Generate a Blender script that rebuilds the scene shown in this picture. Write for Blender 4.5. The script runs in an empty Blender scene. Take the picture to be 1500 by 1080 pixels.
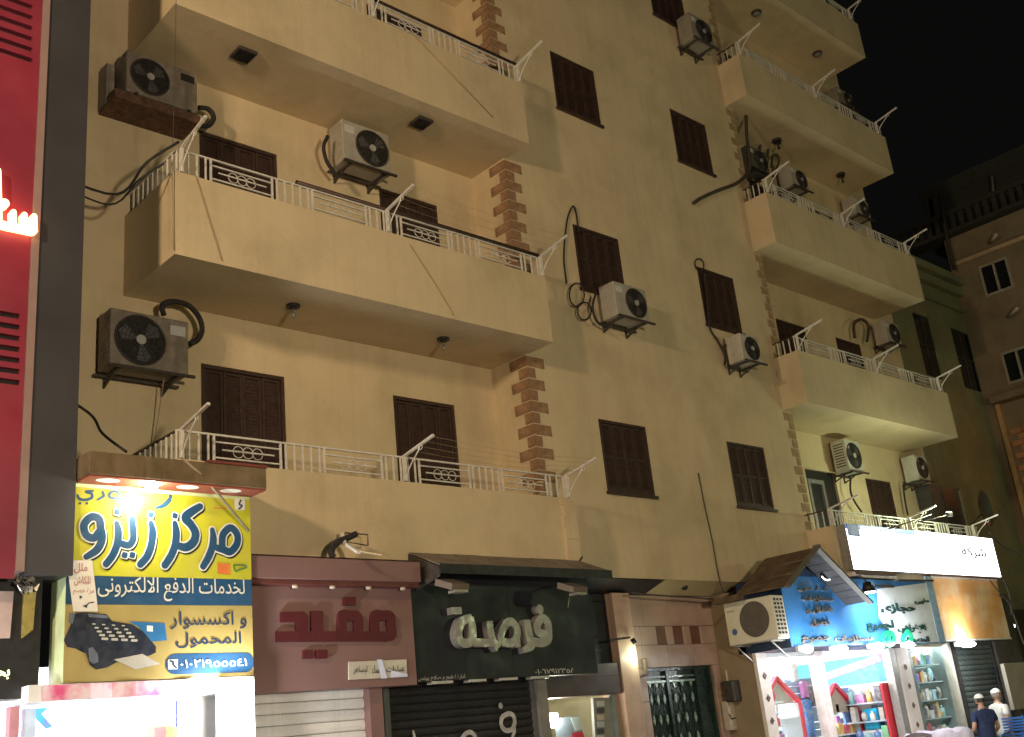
import bpy, math, random
from mathutils import Vector, Matrix
random.seed(7)
sc = bpy.context.scene
COL = sc.collection
rad = math.radians
pi = math.pi

# ---------------------------------------------------------------- camera
FPX = 1593.2168                       # focal length in pixels of the 1500 px wide photograph
R = ((0.73506186, 0.66105957, -0.15061311),
     (-0.67058172, 0.67608255, -0.30534004),
     (-0.10002106, 0.32544222, 0.94025696))   # columns: right, forward, up
EYE = 1.70
cam_data = bpy.data.cameras.new('camera')
cam = bpy.data.objects.new('camera', cam_data)
COL.objects.link(cam)
cam_data.sensor_fit = 'HORIZONTAL'
cam_data.sensor_width = 36
cam_data.lens = 36 * FPX / 1500
cam_data.clip_end = 600
cam.matrix_world = Matrix(((R[0][0], R[0][2], -R[0][1], 0),
                           (R[1][0], R[1][2], -R[1][1], 0),
                           (R[2][0], R[2][2], -R[2][1], EYE),
                           (0, 0, 0, 1)))
sc.camera = cam

# ---------------------------------------------------------------- world: night sky
world = bpy.data.worlds.new('World')
sc.world = world
world.use_nodes = True
wn, wl = world.node_tree.nodes, world.node_tree.links
wn.clear()
w_out = wn.new('ShaderNodeOutputWorld')
w_sky = wn.new('ShaderNodeTexSky')
w_sky.sky_type = 'NISHITA'
w_sky.sun_disc = False
w_sky.sun_elevation = rad(-14)
w_sky.sun_rotation = rad(250)
w_bg = wn.new('ShaderNodeBackground')
w_bg.inputs[1].default_value = 0.05
w_glow = wn.new('ShaderNodeBackground')          # the city's own glow on the night sky
w_glow.inputs[0].default_value = (1.0, 0.97, 0.92, 1)
w_glow.inputs[1].default_value = 0.0032
w_add = wn.new('ShaderNodeAddShader')
wl.new(w_sky.outputs[0], w_bg.inputs[0])
wl.new(w_bg.outputs[0], w_add.inputs[0])
wl.new(w_glow.outputs[0], w_add.inputs[1])
wl.new(w_add.outputs[0], w_out.inputs[0])

# faint moonlight
sun_d = bpy.data.lights.new('moonlight', 'SUN')
sun_d.energy = 0.015
sun_d.angle = rad(0.5)
sun_d.color = (0.8, 0.88, 1.0)
sun = bpy.data.objects.new('moonlight', sun_d)
COL.objects.link(sun)
sun.rotation_euler = (rad(50), 0, rad(-30))

sc.view_settings.view_transform = 'Standard'
sc.view_settings.look = 'None'
sc.view_settings.exposure = 0.0
sc.view_settings.gamma = 1.0
sc.view_settings.use_curve_mapping = False
sc.cycles.use_denoising = True
sc.cycles.max_bounces = 6
sc.cycles.diffuse_bounces = 3
sc.cycles.glossy_bounces = 3
sc.cycles.sample_clamp_indirect = 4.0
sc.cycles.caustics_reflective = False
sc.cycles.caustics_refractive = False

# powers of the lamps (the lamps themselves are built with their posts further down)
LAMP_LEFT = dict(pos=(-5.0, 3.5, 8.6), power=4100, color=(1.0, 0.75, 0.47))
FILL_RIGHT = dict(pos=(22.0, -6.0, 5.0), power=650, color=(0.80, 1.0, 0.50))  # unseen fill, added and tinted for the right-hand facade
FILL_MID = dict(pos=(1.4, -7.0, 2.5), power=4750, color=(1.0, 0.82, 0.57))  # unseen low fill, added for the balcony undersides and left wall

# ---------------------------------------------------------------- helpers
def at(px, py, Y=None, X=None, Z=None):
    """a point of the photograph surveyed onto a known plane of the place"""
    c = ((px - 750) / FPX, 1.0, -(py - 540) / FPX)
    d = Vector([R[i][0] * c[0] + R[i][1] * c[1] + R[i][2] * c[2] for i in range(3)])
    if Y is not None: t = Y / d.y
    elif X is not None: t = X / d.x
    else: t = (Z - EYE) / d.z
    p = d * t
    return Vector((p.x, p.y, p.z + EYE))

BASE = {}
def thing(name, label, cat, loc=(0, 0, 0), group=None, rz=0):
    o = bpy.data.objects.new(name, None)
    o.empty_display_size = 0.2
    COL.objects.link(o)
    o.location = loc
    o.rotation_euler = (0, 0, rz)
    o['label'] = label
    o['category'] = cat
    if group: o['group'] = group
    BASE[o.name] = Vector(loc)
    return o

def tag(o, label=None, cat=None, group=None, kind=None):
    if label: o['label'] = label
    if cat: o['category'] = cat
    if group: o['group'] = group
    if kind: o['kind'] = kind
    return o

def copy_tree(o, parent=None):
    c = o.copy()
    COL.objects.link(c)
    if parent: c.parent = parent
    for ch in list(o.children): copy_tree(ch, c)
    return c

class MB:
    """collects shapes into one mesh"""
    def __init__(s): s.v = []; s.f = []; s.smooth = set()
    def add(s, vs, fs, smooth=False):
        n = len(s.v)
        s.v += [tuple(v) for v in vs]
        for f in fs:
            if smooth: s.smooth.add(len(s.f))
            s.f.append(tuple(i + n for i in f))
        return s
    def box(s, x0, x1, y0, y1, z0, z1):
        x0, x1 = sorted((x0, x1)); y0, y1 = sorted((y0, y1)); z0, z1 = sorted((z0, z1))
        vs = [(x, y, z) for x in (x0, x1) for y in (y0, y1) for z in (z0, z1)]
        return s.add(vs, [(0, 1, 3, 2), (4, 6, 7, 5), (0, 4, 5, 1), (2, 3, 7, 6), (0, 2, 6, 4), (1, 5, 7, 3)])
    def bbox(s, x0, x1, y0, y1, z0, z1, b=0.01):
        """box with chamfered edges"""
        x0, x1 = sorted((x0, x1)); y0, y1 = sorted((y0, y1)); z0, z1 = sorted((z0, z1))
        import bmesh
        bm = bmesh.new()
        r = bmesh.ops.create_cube(bm, size=1)
        for v in bm.verts:
            v.co = Vector(((x0 + x1) / 2 + v.co.x * (x1 - x0), (y0 + y1) / 2 + v.co.y * (y1 - y0), (z0 + z1) / 2 + v.co.z * (z1 - z0)))
        bmesh.ops.bevel(bm, geom=bm.edges[:], offset=b, segments=2, affect='EDGES', profile=0.5)
        bm.verts.index_update()
        s.add([v.co[:] for v in bm.verts], [[v.index for v in f.verts] for f in bm.faces])
        bm.free()
        return s
    def bar(s, p, q, w, h=None, up=(0, 0, 1)):
        """rectangular bar from p to q"""
        p, q = Vector(p), Vector(q); h = h or w
        d = (q - p).normalized(); u = Vector(up)
        if abs(d.dot(u)) > 0.98: u = Vector((0, 1, 0))
        a = d.cross(u).normalized() * w / 2; b = a.cross(d).normalized() * h / 2
        vs = [e + sa * a + sb * b for e in (p, q) for sa, sb in ((-1, -1), (1, -1), (1, 1), (-1, 1))]
        return s.add(vs, [(0, 3, 2, 1), (4, 5, 6, 7), (0, 1, 5, 4), (1, 2, 6, 5), (2, 3, 7, 6), (3, 0, 4, 7)])
    def tube(s, pts, r, n=8, caps=True):
        pts = [Vector(p) for p in pts]
        rings = []
        rs = r if isinstance(r, (list, tuple)) else [r] * len(pts)
        prev = None
        vs = []
        for i, p in enumerate(pts):
            d = (pts[min(i + 1, len(pts) - 1)] - pts[max(i - 1, 0)]).normalized()
            u = prev if prev is not None else (Vector((0, 0, 1)) if abs(d.z) < 0.9 else Vector((1, 0, 0)))
            a = (u - d * u.dot(d))
            if a.length < 1e-5: a = d.orthogonal()
            a.normalize(); b = d.cross(a); prev = a
            for k in range(n):
                t = 2 * pi * k / n
                vs.append(p + (a * math.cos(t) + b * math.sin(t)) * rs[i])
        fs = []
        for i in range(len(pts) - 1):
            for k in range(n):
                k2 = (k + 1) % n
                fs.append((i * n + k, i * n + k2, (i + 1) * n + k2, (i + 1) * n + k))
        s.add(vs, fs, True)
        if caps:
            m = len(s.v) - len(vs)
            s.f.append(tuple(m + k for k in reversed(range(n))))
            s.f.append(tuple(m + (len(pts) - 1) * n + k for k in range(n)))
        return s
    def cyl(s, p, q, r, n=16, r2=None):
        return s.tube([p, q], [r, r if r2 is None else r2], n)
    def ring(s, c, r, t, ax='y', n=20, m=6):
        """torus round axis ax"""
        c = Vector(c); vs = []; fs = []
        A = {'y': (Vector((1, 0, 0)), Vector((0, 0, 1)), Vector((0, 1, 0))), 'x': (Vector((0, 1, 0)), Vector((0, 0, 1)), Vector((1, 0, 0))),
             'z': (Vector((1, 0, 0)), Vector((0, 1, 0)), Vector((0, 0, 1)))}[ax]
        for i in range(n):
            a = 2 * pi * i / n; d = A[0] * math.cos(a) + A[1] * math.sin(a)
            for k in range(m):
                b = 2 * pi * k / m
                vs.append(c + d * (r + t * math.cos(b)) + A[2] * t * math.sin(b))
        for i in range(n):
            for k in range(m):
                fs.append((i * m + k, ((i + 1) % n) * m + k, ((i + 1) % n) * m + (k + 1) % m, i * m + (k + 1) % m))
        return s.add(vs, fs, True)
    def disc(s, c, r, ax='y', n=24, ry=None):
        c = Vector(c); ry = ry or r
        vs = []
        for i in range(n):
            a = 2 * pi * i / n
            x, y = math.cos(a) * r, math.sin(a) * ry
            vs.append(c + (Vector((x, 0, y)) if ax == 'y' else Vector((0, x, y)) if ax == 'x' else Vector((x, y, 0))))
        return s.add(vs, [tuple(range(n))])
    def dome(s, c, rx, ry, rz, lo=0.0, n=16, m=8):
        """upper part of an ellipsoid from latitude lo (0..pi) measured from the top"""
        c = Vector(c); vs = [c + Vector((0, 0, rz))]; fs = []
        for j in range(1, m + 1):
            t = lo * j / m
            for i in range(n):
                a = 2 * pi * i / n
                vs.append(c + Vector((rx * math.sin(t) * math.cos(a), ry * math.sin(t) * math.sin(a), rz * math.cos(t))))
        for i in range(n):
            fs.append((0, 1 + i, 1 + (i + 1) % n))
        for j in range(m - 1):
            for i in range(n):
                a = 1 + j * n; i2 = (i + 1) % n
                fs.append((a + i, a + n + i, a + n + i2, a + i2))
        return s.add(vs, fs, True)
    def poly(s, pts, d):
        """outline (3-D points in one plane) pushed along vector d"""
        n = len(pts); d = Vector(d)
        vs = [Vector(p) for p in pts] + [Vector(p) + d for p in pts]
        fs = [tuple(reversed(range(n))), tuple(range(n, 2 * n))] + [(i, (i + 1) % n, n + (i + 1) % n, n + i) for i in range(n)]
        return s.add(vs, fs)
    def mesh(s, name, mat):
        me = bpy.data.meshes.new(name)
        me.from_pydata([tuple(v) for v in s.v], [], s.f)
        if mat: me.materials.append(mat)
        if s.smooth:
            sm = [i in s.smooth for i in range(len(s.f))]
            me.polygons.foreach_set('use_smooth', sm)
        me.validate()
        return me
    def build(s, name, mat, parent=None, local=False, label=None):
        base = Vector((0, 0, 0))
        if parent is not None:
            base = BASE.get(parent.name, Vector((0, 0, 0)))
        if not local and base.length: s.v = [tuple(Vector(v) - base) for v in s.v]
        elif parent is None and not local:
            xs = [v[0] for v in s.v]; ys = [v[1] for v in s.v]; zs = [v[2] for v in s.v]
            base = Vector(((min(xs) + max(xs)) / 2, (min(ys) + max(ys)) / 2, min(zs)))
            s.v = [tuple(Vector(v) - base) for v in s.v]
        o = bpy.data.objects.new(name, s.mesh(name, mat))
        COL.objects.link(o)
        if parent is not None:
            o.parent = parent
            BASE[o.name] = base
        else:
            o.location = base if not local else (0, 0, 0)
            BASE[o.name] = Vector(o.location)
        if label: o['label'] = label
        return o

def place(proto_mesh, name, loc, parent, rot=None):
    """a further piece that shares a mesh; loc in world coordinates"""
    o = bpy.data.objects.new(name, proto_mesh)
    COL.objects.link(o)
    o.parent = parent
    o.location = Vector(loc) - BASE.get(parent.name, Vector((0, 0, 0)))
    if rot: o.rotation_euler = rot
    BASE[o.name] = BASE.get(parent.name, Vector((0, 0, 0)))
    return o

def point(name, loc, power, color, radius=.06):
    d = bpy.data.lights.new(name, 'POINT'); d.energy = power; d.color = color; d.shadow_soft_size = radius
    o = bpy.data.objects.new(name, d); COL.objects.link(o); o.location = loc; return o

# ---------------------------------------------------------------- materials
MATS = {}
def mat(name, col, rough=0.7, var=0.12, scale=6.0, bump=0.0, bscale=None, metal=0.0, dirt=0.0, dirt_col=(0.05, 0.045, 0.04),
        streak=0.0, emit=0.0, emit_col=None, col2=None, c2scale=1.2, spec=0.5, dscale=2.2):
    if name in MATS: return MATS[name]
    m = bpy.data.materials.new(name); m.use_nodes = True
    nt = m.node_tree; N = nt.nodes; L = nt.links
    b = N['Principled BSDF']
    b.inputs['Roughness'].default_value = rough
    b.inputs['Metallic'].default_value = metal
    b.inputs['Specular IOR Level'].default_value = spec
    tc = N.new('ShaderNodeTexCoord')
    def noise(sc_, det=4, vec=None, rough_=0.55):
        t = N.new('ShaderNodeTexNoise'); t.inputs['Scale'].default_value = sc_; t.inputs['Detail'].default_value = det
        t.inputs['Roughness'].default_value = rough_
        L.new(vec or tc.outputs['Object'], t.inputs['Vector']); return t.outputs['Fac']
    def ramp(fac, a, c, lo=0.35, hi=0.65):
        r = N.new('ShaderNodeMapRange'); r.inputs['From Min'].default_value = lo; r.inputs['From Max'].default_value = hi
        r.inputs['To Min'].default_value = a; r.inputs['To Max'].default_value = c; L.new(fac, r.inputs['Value']); return r.outputs[0]
    def mix(fac, A, B):
        x = N.new('ShaderNodeMix'); x.data_type = 'RGBA'
        if isinstance(fac, float): x.inputs[0].default_value = fac
        else: L.new(fac, x.inputs[0])
        for v, i in ((A, 6), (B, 7)):
            if isinstance(v, tuple): x.inputs[i].default_value = (*v[:3], 1)
            else: L.new(v, x.inputs[i])
        return x.outputs[2]
    dark = tuple(c * (1 - var) for c in col); lite = tuple(min(1, c * (1 + var)) for c in col)
    cur = mix(ramp(noise(scale), 0.0, 1.0), dark, lite)
    if col2: cur = mix(ramp(noise(c2scale, 5), 0.0, 1.0, 0.45, 0.68), cur, col2)
    if streak:
        mp = N.new('ShaderNodeMapping'); mp.inputs['Scale'].default_value = (5.0, 5.0, 0.35)
        L.new(tc.outputs['Object'], mp.inputs['Vector'])
        cur = mix(ramp(noise(1.6, 5, mp.outputs[0]), 0.0, streak, 0.5, 0.8), cur, dirt_col)
    if dirt: cur = mix(ramp(noise(dscale, 6, None, 0.65), 0.0, dirt, 0.48, 0.75), cur, dirt_col)
    L.new(cur, b.inputs['Base Color'])
    if rough < 0.95:
        L.new(ramp(noise(scale * 1.7), max(0.02, rough - 0.12), min(1, rough + 0.12)), b.inputs['Roughness'])
    if bump:
        bp = N.new('ShaderNodeBump'); bp.inputs['Strength'].default_value = min(1, bump); bp.inputs['Distance'].default_value = 0.01
        L.new(noise(bscale or 40, 6), bp.inputs['Height']); L.new(bp.outputs[0], b.inputs['Normal'])
    if emit:
        b.inputs['Emission Strength'].default_value = emit
        if emit_col: b.inputs['Emission Color'].default_value = (*emit_col, 1)
        else: L.new(cur, b.inputs['Emission Color'])
    MATS[name] = m
    return m

CREAM = mat('cream_plaster', (0.62, 0.495, 0.32), 0.9, 0.05, 1.1, 0.35, 28, dirt=0.4, dirt_col=(0.32, 0.23, 0.13), streak=0.20, col2=(0.58, 0.48, 0.31), c2scale=0.45, spec=0.2, dscale=0.9)
SOFF = mat('cream_soffit_paint', (0.56, 0.46, 0.28), 0.9, 0.06, 1.6, 0.25, 30, dirt=0.2, dirt_col=(0.28, 0.21, 0.13), spec=0.2)
QUOIN = mat('brown_quoin_paint', (0.28, 0.165, 0.095), 0.85, 0.3, 7, 0.5, 45, spec=0.25)
WOODD = mat('dark_brown_shutter', (0.042, 0.021, 0.016), 0.6, 0.25, 14, 0.3, 60, dirt=0.3, dirt_col=(0.10, 0.07, 0.05))
WHITEM = mat('white_painted_iron', (0.66, 0.63, 0.58), 0.5, 0.1, 12, 0.15, 60, dirt=0.35, dirt_col=(0.35, 0.24, 0.15), dscale=9)
BROWNM = mat('brown_handrail_paint', (0.055, 0.028, 0.02), 0.5, 0.2, 12)
ACW = mat('air_conditioner_enamel', (0.37, 0.34, 0.29), 0.6, 0.10, 5, 0.1, 30, dirt=0.5, dirt_col=(0.20, 0.16, 0.11), streak=0.4)
ACD = mat('weathered_air_conditioner_enamel', (0.24, 0.20, 0.165), 0.6, 0.2, 7, 0.3, 30, dirt=0.7, dirt_col=(0.10, 0.075, 0.055), streak=0.6)
BLACKP = mat('black_plastic', (0.018, 0.017, 0.018), 0.5, 0.3, 20)
DARKM = mat('dark_iron', (0.045, 0.036, 0.03), 0.6, 0.3, 15, 0.2, 50)
RUST = mat('rusty_iron', (0.11, 0.055, 0.032), 0.75, 0.35, 14, 0.4, 50)
HOSE = mat('black_insulation', (0.022, 0.020, 0.020), 0.8, 0.3, 20, 0.4, 60)
CABLE = mat('grey_cable', (0.06, 0.05, 0.045), 0.7)
TANW = mat('tan_wire', (0.36, 0.26, 0.15), 0.7)
CONC = mat('concrete', (0.32, 0.30, 0.27), 0.9, 0.15, 3, 0.5, 30, dirt=0.3)
ASPH = mat('asphalt', (0.055, 0.053, 0.05), 0.85, 0.3, 9, 0.8, 60, dirt=0.4, dirt_col=(0.12, 0.1, 0.08))
PAVE = mat('pavement_stone', (0.30, 0.26, 0.21), 0.8, 0.15, 5, 0.5, 30, dirt=0.4)
PINKC = mat('dusty_pink_cladding', (0.21, 0.118, 0.112), 0.5, 0.06, 1.5, 0.06, 8, dirt=0.12, dirt_col=(0.2, 0.11, 0.09))
PINKW = mat('pinkish_tiles', (0.44, 0.31, 0.26), 0.4, 0.08, 2.4, 0.08, 14, dirt=0.25, dirt_col=(0.25, 0.17, 0.12))
MAROON = mat('maroon_acrylic', (0.075, 0.008, 0.013), 0.55, 0.1, 3)
GREENB = mat('dark_green_cladding', (0.0085, 0.0088, 0.0150), 0.5, 0.15, 1.4, 0.05, 5, col2=(0.009, 0.0115, 0.0150), c2scale=1.0)
STEEL = mat('brushed_steel', (0.34, 0.33, 0.31), 0.45, 0.1, 12, metal=0.4)
YEL = mat('yellow_sign_print', (0.54, 0.53, 0.03), 0.42, 0.1, 1.7, col2=(0.54, 0.50, 0.06), c2scale=2.2, dirt=0.1, dirt_col=(0.55, 0.45, 0.12))
YELO = mat('ochre_sign_print', (0.38, 0.29, 0.09), 0.5, 0.1, 2.2, dirt=0.15, dirt_col=(0.5, 0.38, 0.2))
NAVY = mat('navy_sign_print', (0.022, 0.075, 0.16), 0.4, 0.12, 3)
NAVYD = mat('dark_navy_print', (0.02, 0.04, 0.09), 0.45, 0.15, 3)
WPRINT = mat('white_print_and_glare', (0.80, 0.79, 0.72), 0.5, 0.04, 5)
BPRINT = mat('black_print', (0.012, 0.014, 0.02), 0.45, 0.2, 5)
SIGNW = mat('cream_strip_print', (0.72, 0.84, 0.48), 0.5, 0.1, 4)
REDP = mat('red_panel_paint', (0.27, 0.032, 0.058), 0.45, 0.1, 0.8, col2=(0.20, 0.022, 0.045), c2scale=0.7)
GREYP = mat('dark_grey_cladding', (0.044, 0.042, 0.048), 0.55, 0.1, 0.8, 0.1, 10)
GLASS = None

def glass_mat():
    m = bpy.data.materials.new('shop_glass'); m.use_nodes = True
    N = m.node_tree.nodes; L = m.node_tree.links
    N.remove(N['Principled BSDF'])
    out = N['Material Output']
    t = N.new('ShaderNodeBsdfTransparent'); t.inputs[0].default_value = (0.9, 0.95, 0.95, 1)
    g = N.new('ShaderNodeBsdfGlossy'); g.inputs['Roughness'].default_value = 0.05
    x = N.new('ShaderNodeMixShader'); x.inputs[0].default_value = 0.07
    L.new(t.outputs[0], x.inputs[1]); L.new(g.outputs[0], x.inputs[2]); L.new(x.outputs[0], out.inputs[0])
    return m
GLASS = glass_mat()
DGLASS = mat('dark_window_glass', (0.012, 0.014, 0.016), 0.12, 0.1, 3)

def emis(name, col, s, var=0.05, scale=3.0):
    return mat(name, col, 0.5, var, scale, emit=s)

# ---------------------------------------------------------------- lettering
FORMS = {  # isolated, final, initial, medial
 'ا': ('\uFE8D', '\uFE8E'), 'أ': ('\uFE83', '\uFE84'), 'إ': ('\uFE87', '\uFE88'), 'ب': ('\uFE8F', '\uFE90', '\uFE91', '\uFE92'), 'ة': ('\uFE93', '\uFE94'),
 'ت': ('\uFE95', '\uFE96', '\uFE97', '\uFE98'), 'ج': ('\uFE9D', '\uFE9E', '\uFE9F', '\uFEA0'), 'ح': ('\uFEA1', '\uFEA2', '\uFEA3', '\uFEA4'),
 'خ': ('\uFEA5', '\uFEA6', '\uFEA7', '\uFEA8'), 'د': ('\uFEA9', '\uFEAA'), 'ر': ('\uFEAD', '\uFEAE'), 'ز': ('\uFEAF', '\uFEB0'),
 'س': ('\uFEB1', '\uFEB2', '\uFEB3', '\uFEB4'), 'ش': ('\uFEB5', '\uFEB6', '\uFEB7', '\uFEB8'), 'ص': ('\uFEB9', '\uFEBA', '\uFEBB', '\uFEBC'),
 'ط': ('\uFEC1', '\uFEC2', '\uFEC3', '\uFEC4'), 'ع': ('\uFEC9', '\uFECA', '\uFECB', '\uFECC'), 'ف': ('\uFED1', '\uFED2', '\uFED3', '\uFED4'),
 'ك': ('\uFED9', '\uFEDA', '\uFEDB', '\uFEDC'), 'ل': ('\uFEDD', '\uFEDE', '\uFEDF', '\uFEE0'), 'م': ('\uFEE1', '\uFEE2', '\uFEE3', '\uFEE4'),
 'ن': ('\uFEE5', '\uFEE6', '\uFEE7', '\uFEE8'), 'ه': ('\uFEE9', '\uFEEA', '\uFEEB', '\uFEEC'), 'و': ('\uFEED', '\uFEEE'),
 'ى': ('\uFEEF', '\uFEF0'), 'ي': ('\uFEF1', '\uFEF2', '\uFEF3', '\uFEF4')}
def shape(s):
    s = s.replace('لا', '\u0001')
    F = dict(FORMS); F['\u0001'] = ('\uFEFB', '\uFEFC')
    out = []
    for i, ch in enumerate(s):
        f = F.get(ch)
        if not f: out.append(ch); continue
        prev = F.get(s[i - 1]) if i else None
        pj = bool(prev and len(prev) == 4)
        nj = bool(len(f) == 4 and i + 1 < len(s) and F.get(s[i + 1]))
        out.append(f[3] if pj and nj else f[2] if nj else f[1] if pj else f[0])
    if any(ch in F for ch in s): out.reverse()
    return ''.join(out)

def lettering(text, p0, p1, Y, m, parent, name='lettering', depth=0.004, bold=0.012, lift=0.003, label=None, rtl=True):
    """text laid upright on the wall plane y=Y, filling the rectangle from p0 (lower left) to p1 (upper right)"""
    cu = bpy.data.curves.new('lettering', 'FONT')
    cu.body = shape(text) if rtl else text
    cu.size = 1.0; cu.resolution_u = 4; cu.offset = bold; cu.extrude = 0.0
    cu.materials.append(m); cu.materials.append(m)
    for i, cf in enumerate(cu.body_format): cf.material_index = i % 2
    tmp = bpy.data.objects.new('lettering_source', cu)
    COL.objects.link(tmp)
    dg = bpy.context.evaluated_depsgraph_get(); dg.update()
    me = bpy.data.meshes.new_from_object(tmp.evaluated_get(dg))
    bpy.data.objects.remove(tmp); bpy.data.curves.remove(cu)
    xs = [v.co.x for v in me.vertices]; ys = [v.co.y for v in me.vertices]
    sx = (p1[0] - p0[0]) / (max(xs) - min(xs)); sz = (p1[2] - p0[2]) / (max(ys) - min(ys))
    mb = MB()
    for mi in (0, 1):
        polys = [p for p in me.polygons if p.material_index == mi]
        vs = [(p0[0] + (v.co.x - min(xs)) * sx, Y - lift - depth - mi * 0.0012, p0[2] + (v.co.y - min(ys)) * sz) for v in me.vertices]
        n = len(mb.v)
        mb.v += vs
        edges = {}
        for p in polys:
            t = tuple(p.vertices)
            mb.f.append(tuple(n + i for i in t))
            for a, b in zip(t, t[1:] + t[:1]): edges[(a, b)] = 1
        if depth > 0.003:
            k = len(mb.v)
            mb.v += [(x, Y - lift * 0.3, z) for x, y, z in vs]
            for (a, b) in edges:
                if (b, a) not in edges: mb.f.append((n + b, n + a, k + a, k + b))
    bpy.data.meshes.remove(me)
    return mb.build(name, m, parent, label=label)

def catmull(pts, n=6):
    if len(pts) < 3: return pts
    P = [pts[0]] + list(pts) + [pts[-1]]
    out = []
    for i in range(1, len(P) - 2):
        for k in range(n):
            t = k / n
            q = []
            for j in range(len(P[i])):
                a, b, c, d = P[i - 1][j], P[i][j], P[i + 1][j], P[i + 2][j]
                q.append(0.5 * (2 * b + (c - a) * t + (2 * a - 5 * b + 4 * c - d) * t * t + (3 * b - a - 3 * c + d) * t ** 3))
            out.append(tuple(q))
    out.append(tuple(pts[-1]))
    return out

class Pen:
    """draws letter strokes on the vertical plane y=Y; coordinates are surveyed from the photograph"""
    def __init__(s, ox, oy, k, Y): s.ox, s.oy, s.k, s.Y = ox, oy, k, Y
    def P(s, x, y): return at(s.ox + x / s.k, s.oy + y / s.k, Y=s.Y)
    def stroke(s, mb, pts, w, grow=0.0, shift=(0, 0), lift=0.0, depth=0.0, closed=False, square=False, smooth=True):
        """pts: (x, y[, width]); w and grow in crop pixels"""
        pts = [(p[0], p[1], p[2] if len(p) > 2 else w) for p in pts]
        if closed: pts = pts + [pts[0]]
        if smooth:
            if closed:
                ext = catmull([pts[-2]] + pts + [pts[1]], 6)
                pts = ext[6:-6]
            else: pts = catmull(pts, 6)
        W = [s.P(p[0] + shift[0], p[1] + shift[1]) for p in pts]
        mpp = (s.P(pts[0][0] + 10, pts[0][1]) - s.P(pts[0][0], pts[0][1])).length / 10
        hw = [(p[2] / 2 + grow) * mpp for p in pts]
        L, Rr = [], []
        n = len(W)
        for i in range(n):
            if closed: d = W[(i + 1) % (n - 1) if i == n - 1 else i + 1] - W[i - 1 if i else n - 2]
            else: d = W[min(i + 1, n - 1)] - W[max(i - 1, 0)]
            d.normalize(); nn = Vector((-d.z, 0, d.x))
            L.append(W[i] + nn * hw[i]); Rr.append(W[i] - nn * hw[i])
        y = lambda i: s.Y - lift - depth - 0.0004 * i / max(1, n)
        vs = []; fs = []
        for i in range(n):
            vs.append((L[i].x, y(i), L[i].z)); vs.append((Rr[i].x, y(i), Rr[i].z))
        for i in range(n - 1): fs.append((2 * i, 2 * i + 2, 2 * i + 3, 2 * i + 1))
        m0 = len(vs)
        if depth > 0.003:
            for i in range(n):
                vs.append((L[i].x, s.Y - lift * 0.3, L[i].z)); vs.append((Rr[i].x, s.Y - lift * 0.3, Rr[i].z))
            for i in range(n - 1):
                fs.append((2 * i, m0 + 2 * i, m0 + 2 * i + 2, 2 * i + 2)); fs.append((2 * i + 1, 2 * i + 3, m0 + 2 * i + 3, m0 + 2 * i + 1))
        mb.add(vs, fs)
        if not closed:
            for e, sgn in ((0, -1), (n - 1, 1)):
                c = W[e]; d = (W[1] - W[0]) if e == 0 else (W[-1] - W[-2])
                d = d.normalized() * sgn; nn = Vector((-d.z, 0, d.x)); r = hw[e]
                if square: ring = [c + nn * r, c + nn * r + d * r * 0.25, c - nn * r + d * r * 0.25, c - nn * r]
                else: ring = [c + (nn * math.cos(t) + d * math.sin(t)) * r for t in [pi * k / 8 for k in range(9)]]
                yy = y(e) + 0.0002
                m1 = len(ring)
                v2 = [(q.x, yy, q.z) for q in ring]
                f2 = [tuple(range(m1))]
                if depth > 0.003:
                    v2 += [(q.x, s.Y - lift * 0.3, q.z) for q in ring]
                    f2 += [(k, k + 1, m1 + k + 1, m1 + k) for k in range(m1 - 1)]
                mb.add(v2, f2)
        return mb
    def blob(s, mb, x, y, r, grow=0.0, shift=(0, 0), lift=0.0, depth=0.0, n=4, rot=0.6):
        c = s.P(x + shift[0], y + shift[1]); mpp = (s.P(x + 10, y) - s.P(x, y)).length / 10
        rr = (r + grow) * mpp
        ring = []
        for k in range(n * 3):
            a = rot + 2 * pi * k / (n * 3)
            f = 1.0 if n > 5 else (1.0 if k % 3 == 0 else 0.82)
            ring.append((c.x + rr * f * math.cos(a), c.z + rr * f * math.sin(a)))
        m1 = len(ring)
        vs = [(q[0], s.Y - lift - depth, q[1]) for q in ring]; fs = [tuple(range(m1))]
        if depth > 0.003:
            vs += [(q[0], s.Y - lift * 0.3, q[1]) for q in ring]
            fs += [(k, (k + 1) % m1, m1 + (k + 1) % m1, m1 + k) for k in range(m1)]
        mb.add(vs, fs)
        return mb
    def patch(s, mb, pts, lift=0.0, depth=0.0):
        W = [s.P(*p) for p in pts]
        vs = [(w.x, s.Y - lift - depth, w.z) for w in W]; fs = [tuple(range(len(W)))]
        if depth > 0.003:
            m1 = len(W)
            vs += [(w.x, s.Y - lift * 0.3, w.z) for w in W]
            fs += [(k, (k + 1) % m1, m1 + (k + 1) % m1, m1 + k) for k in range(m1)]
        return mb.add(vs, fs)

# ================================================================ the place
F, W, DW, EN = 10.0, 10.53, 11.30, 11.0     # balcony fronts, windowed wall, recessed door walls, entrance wall
SLAB = [3.83, 7.05, 10.30, 13.60, 16.85, 20.10]
PTOP = [4.77, 8.07, 11.38, 14.58, 17.85, 21.10]
XL0, XL1, XR0, XR1 = 4.90, 10.65, 17.20, 23.12

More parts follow.
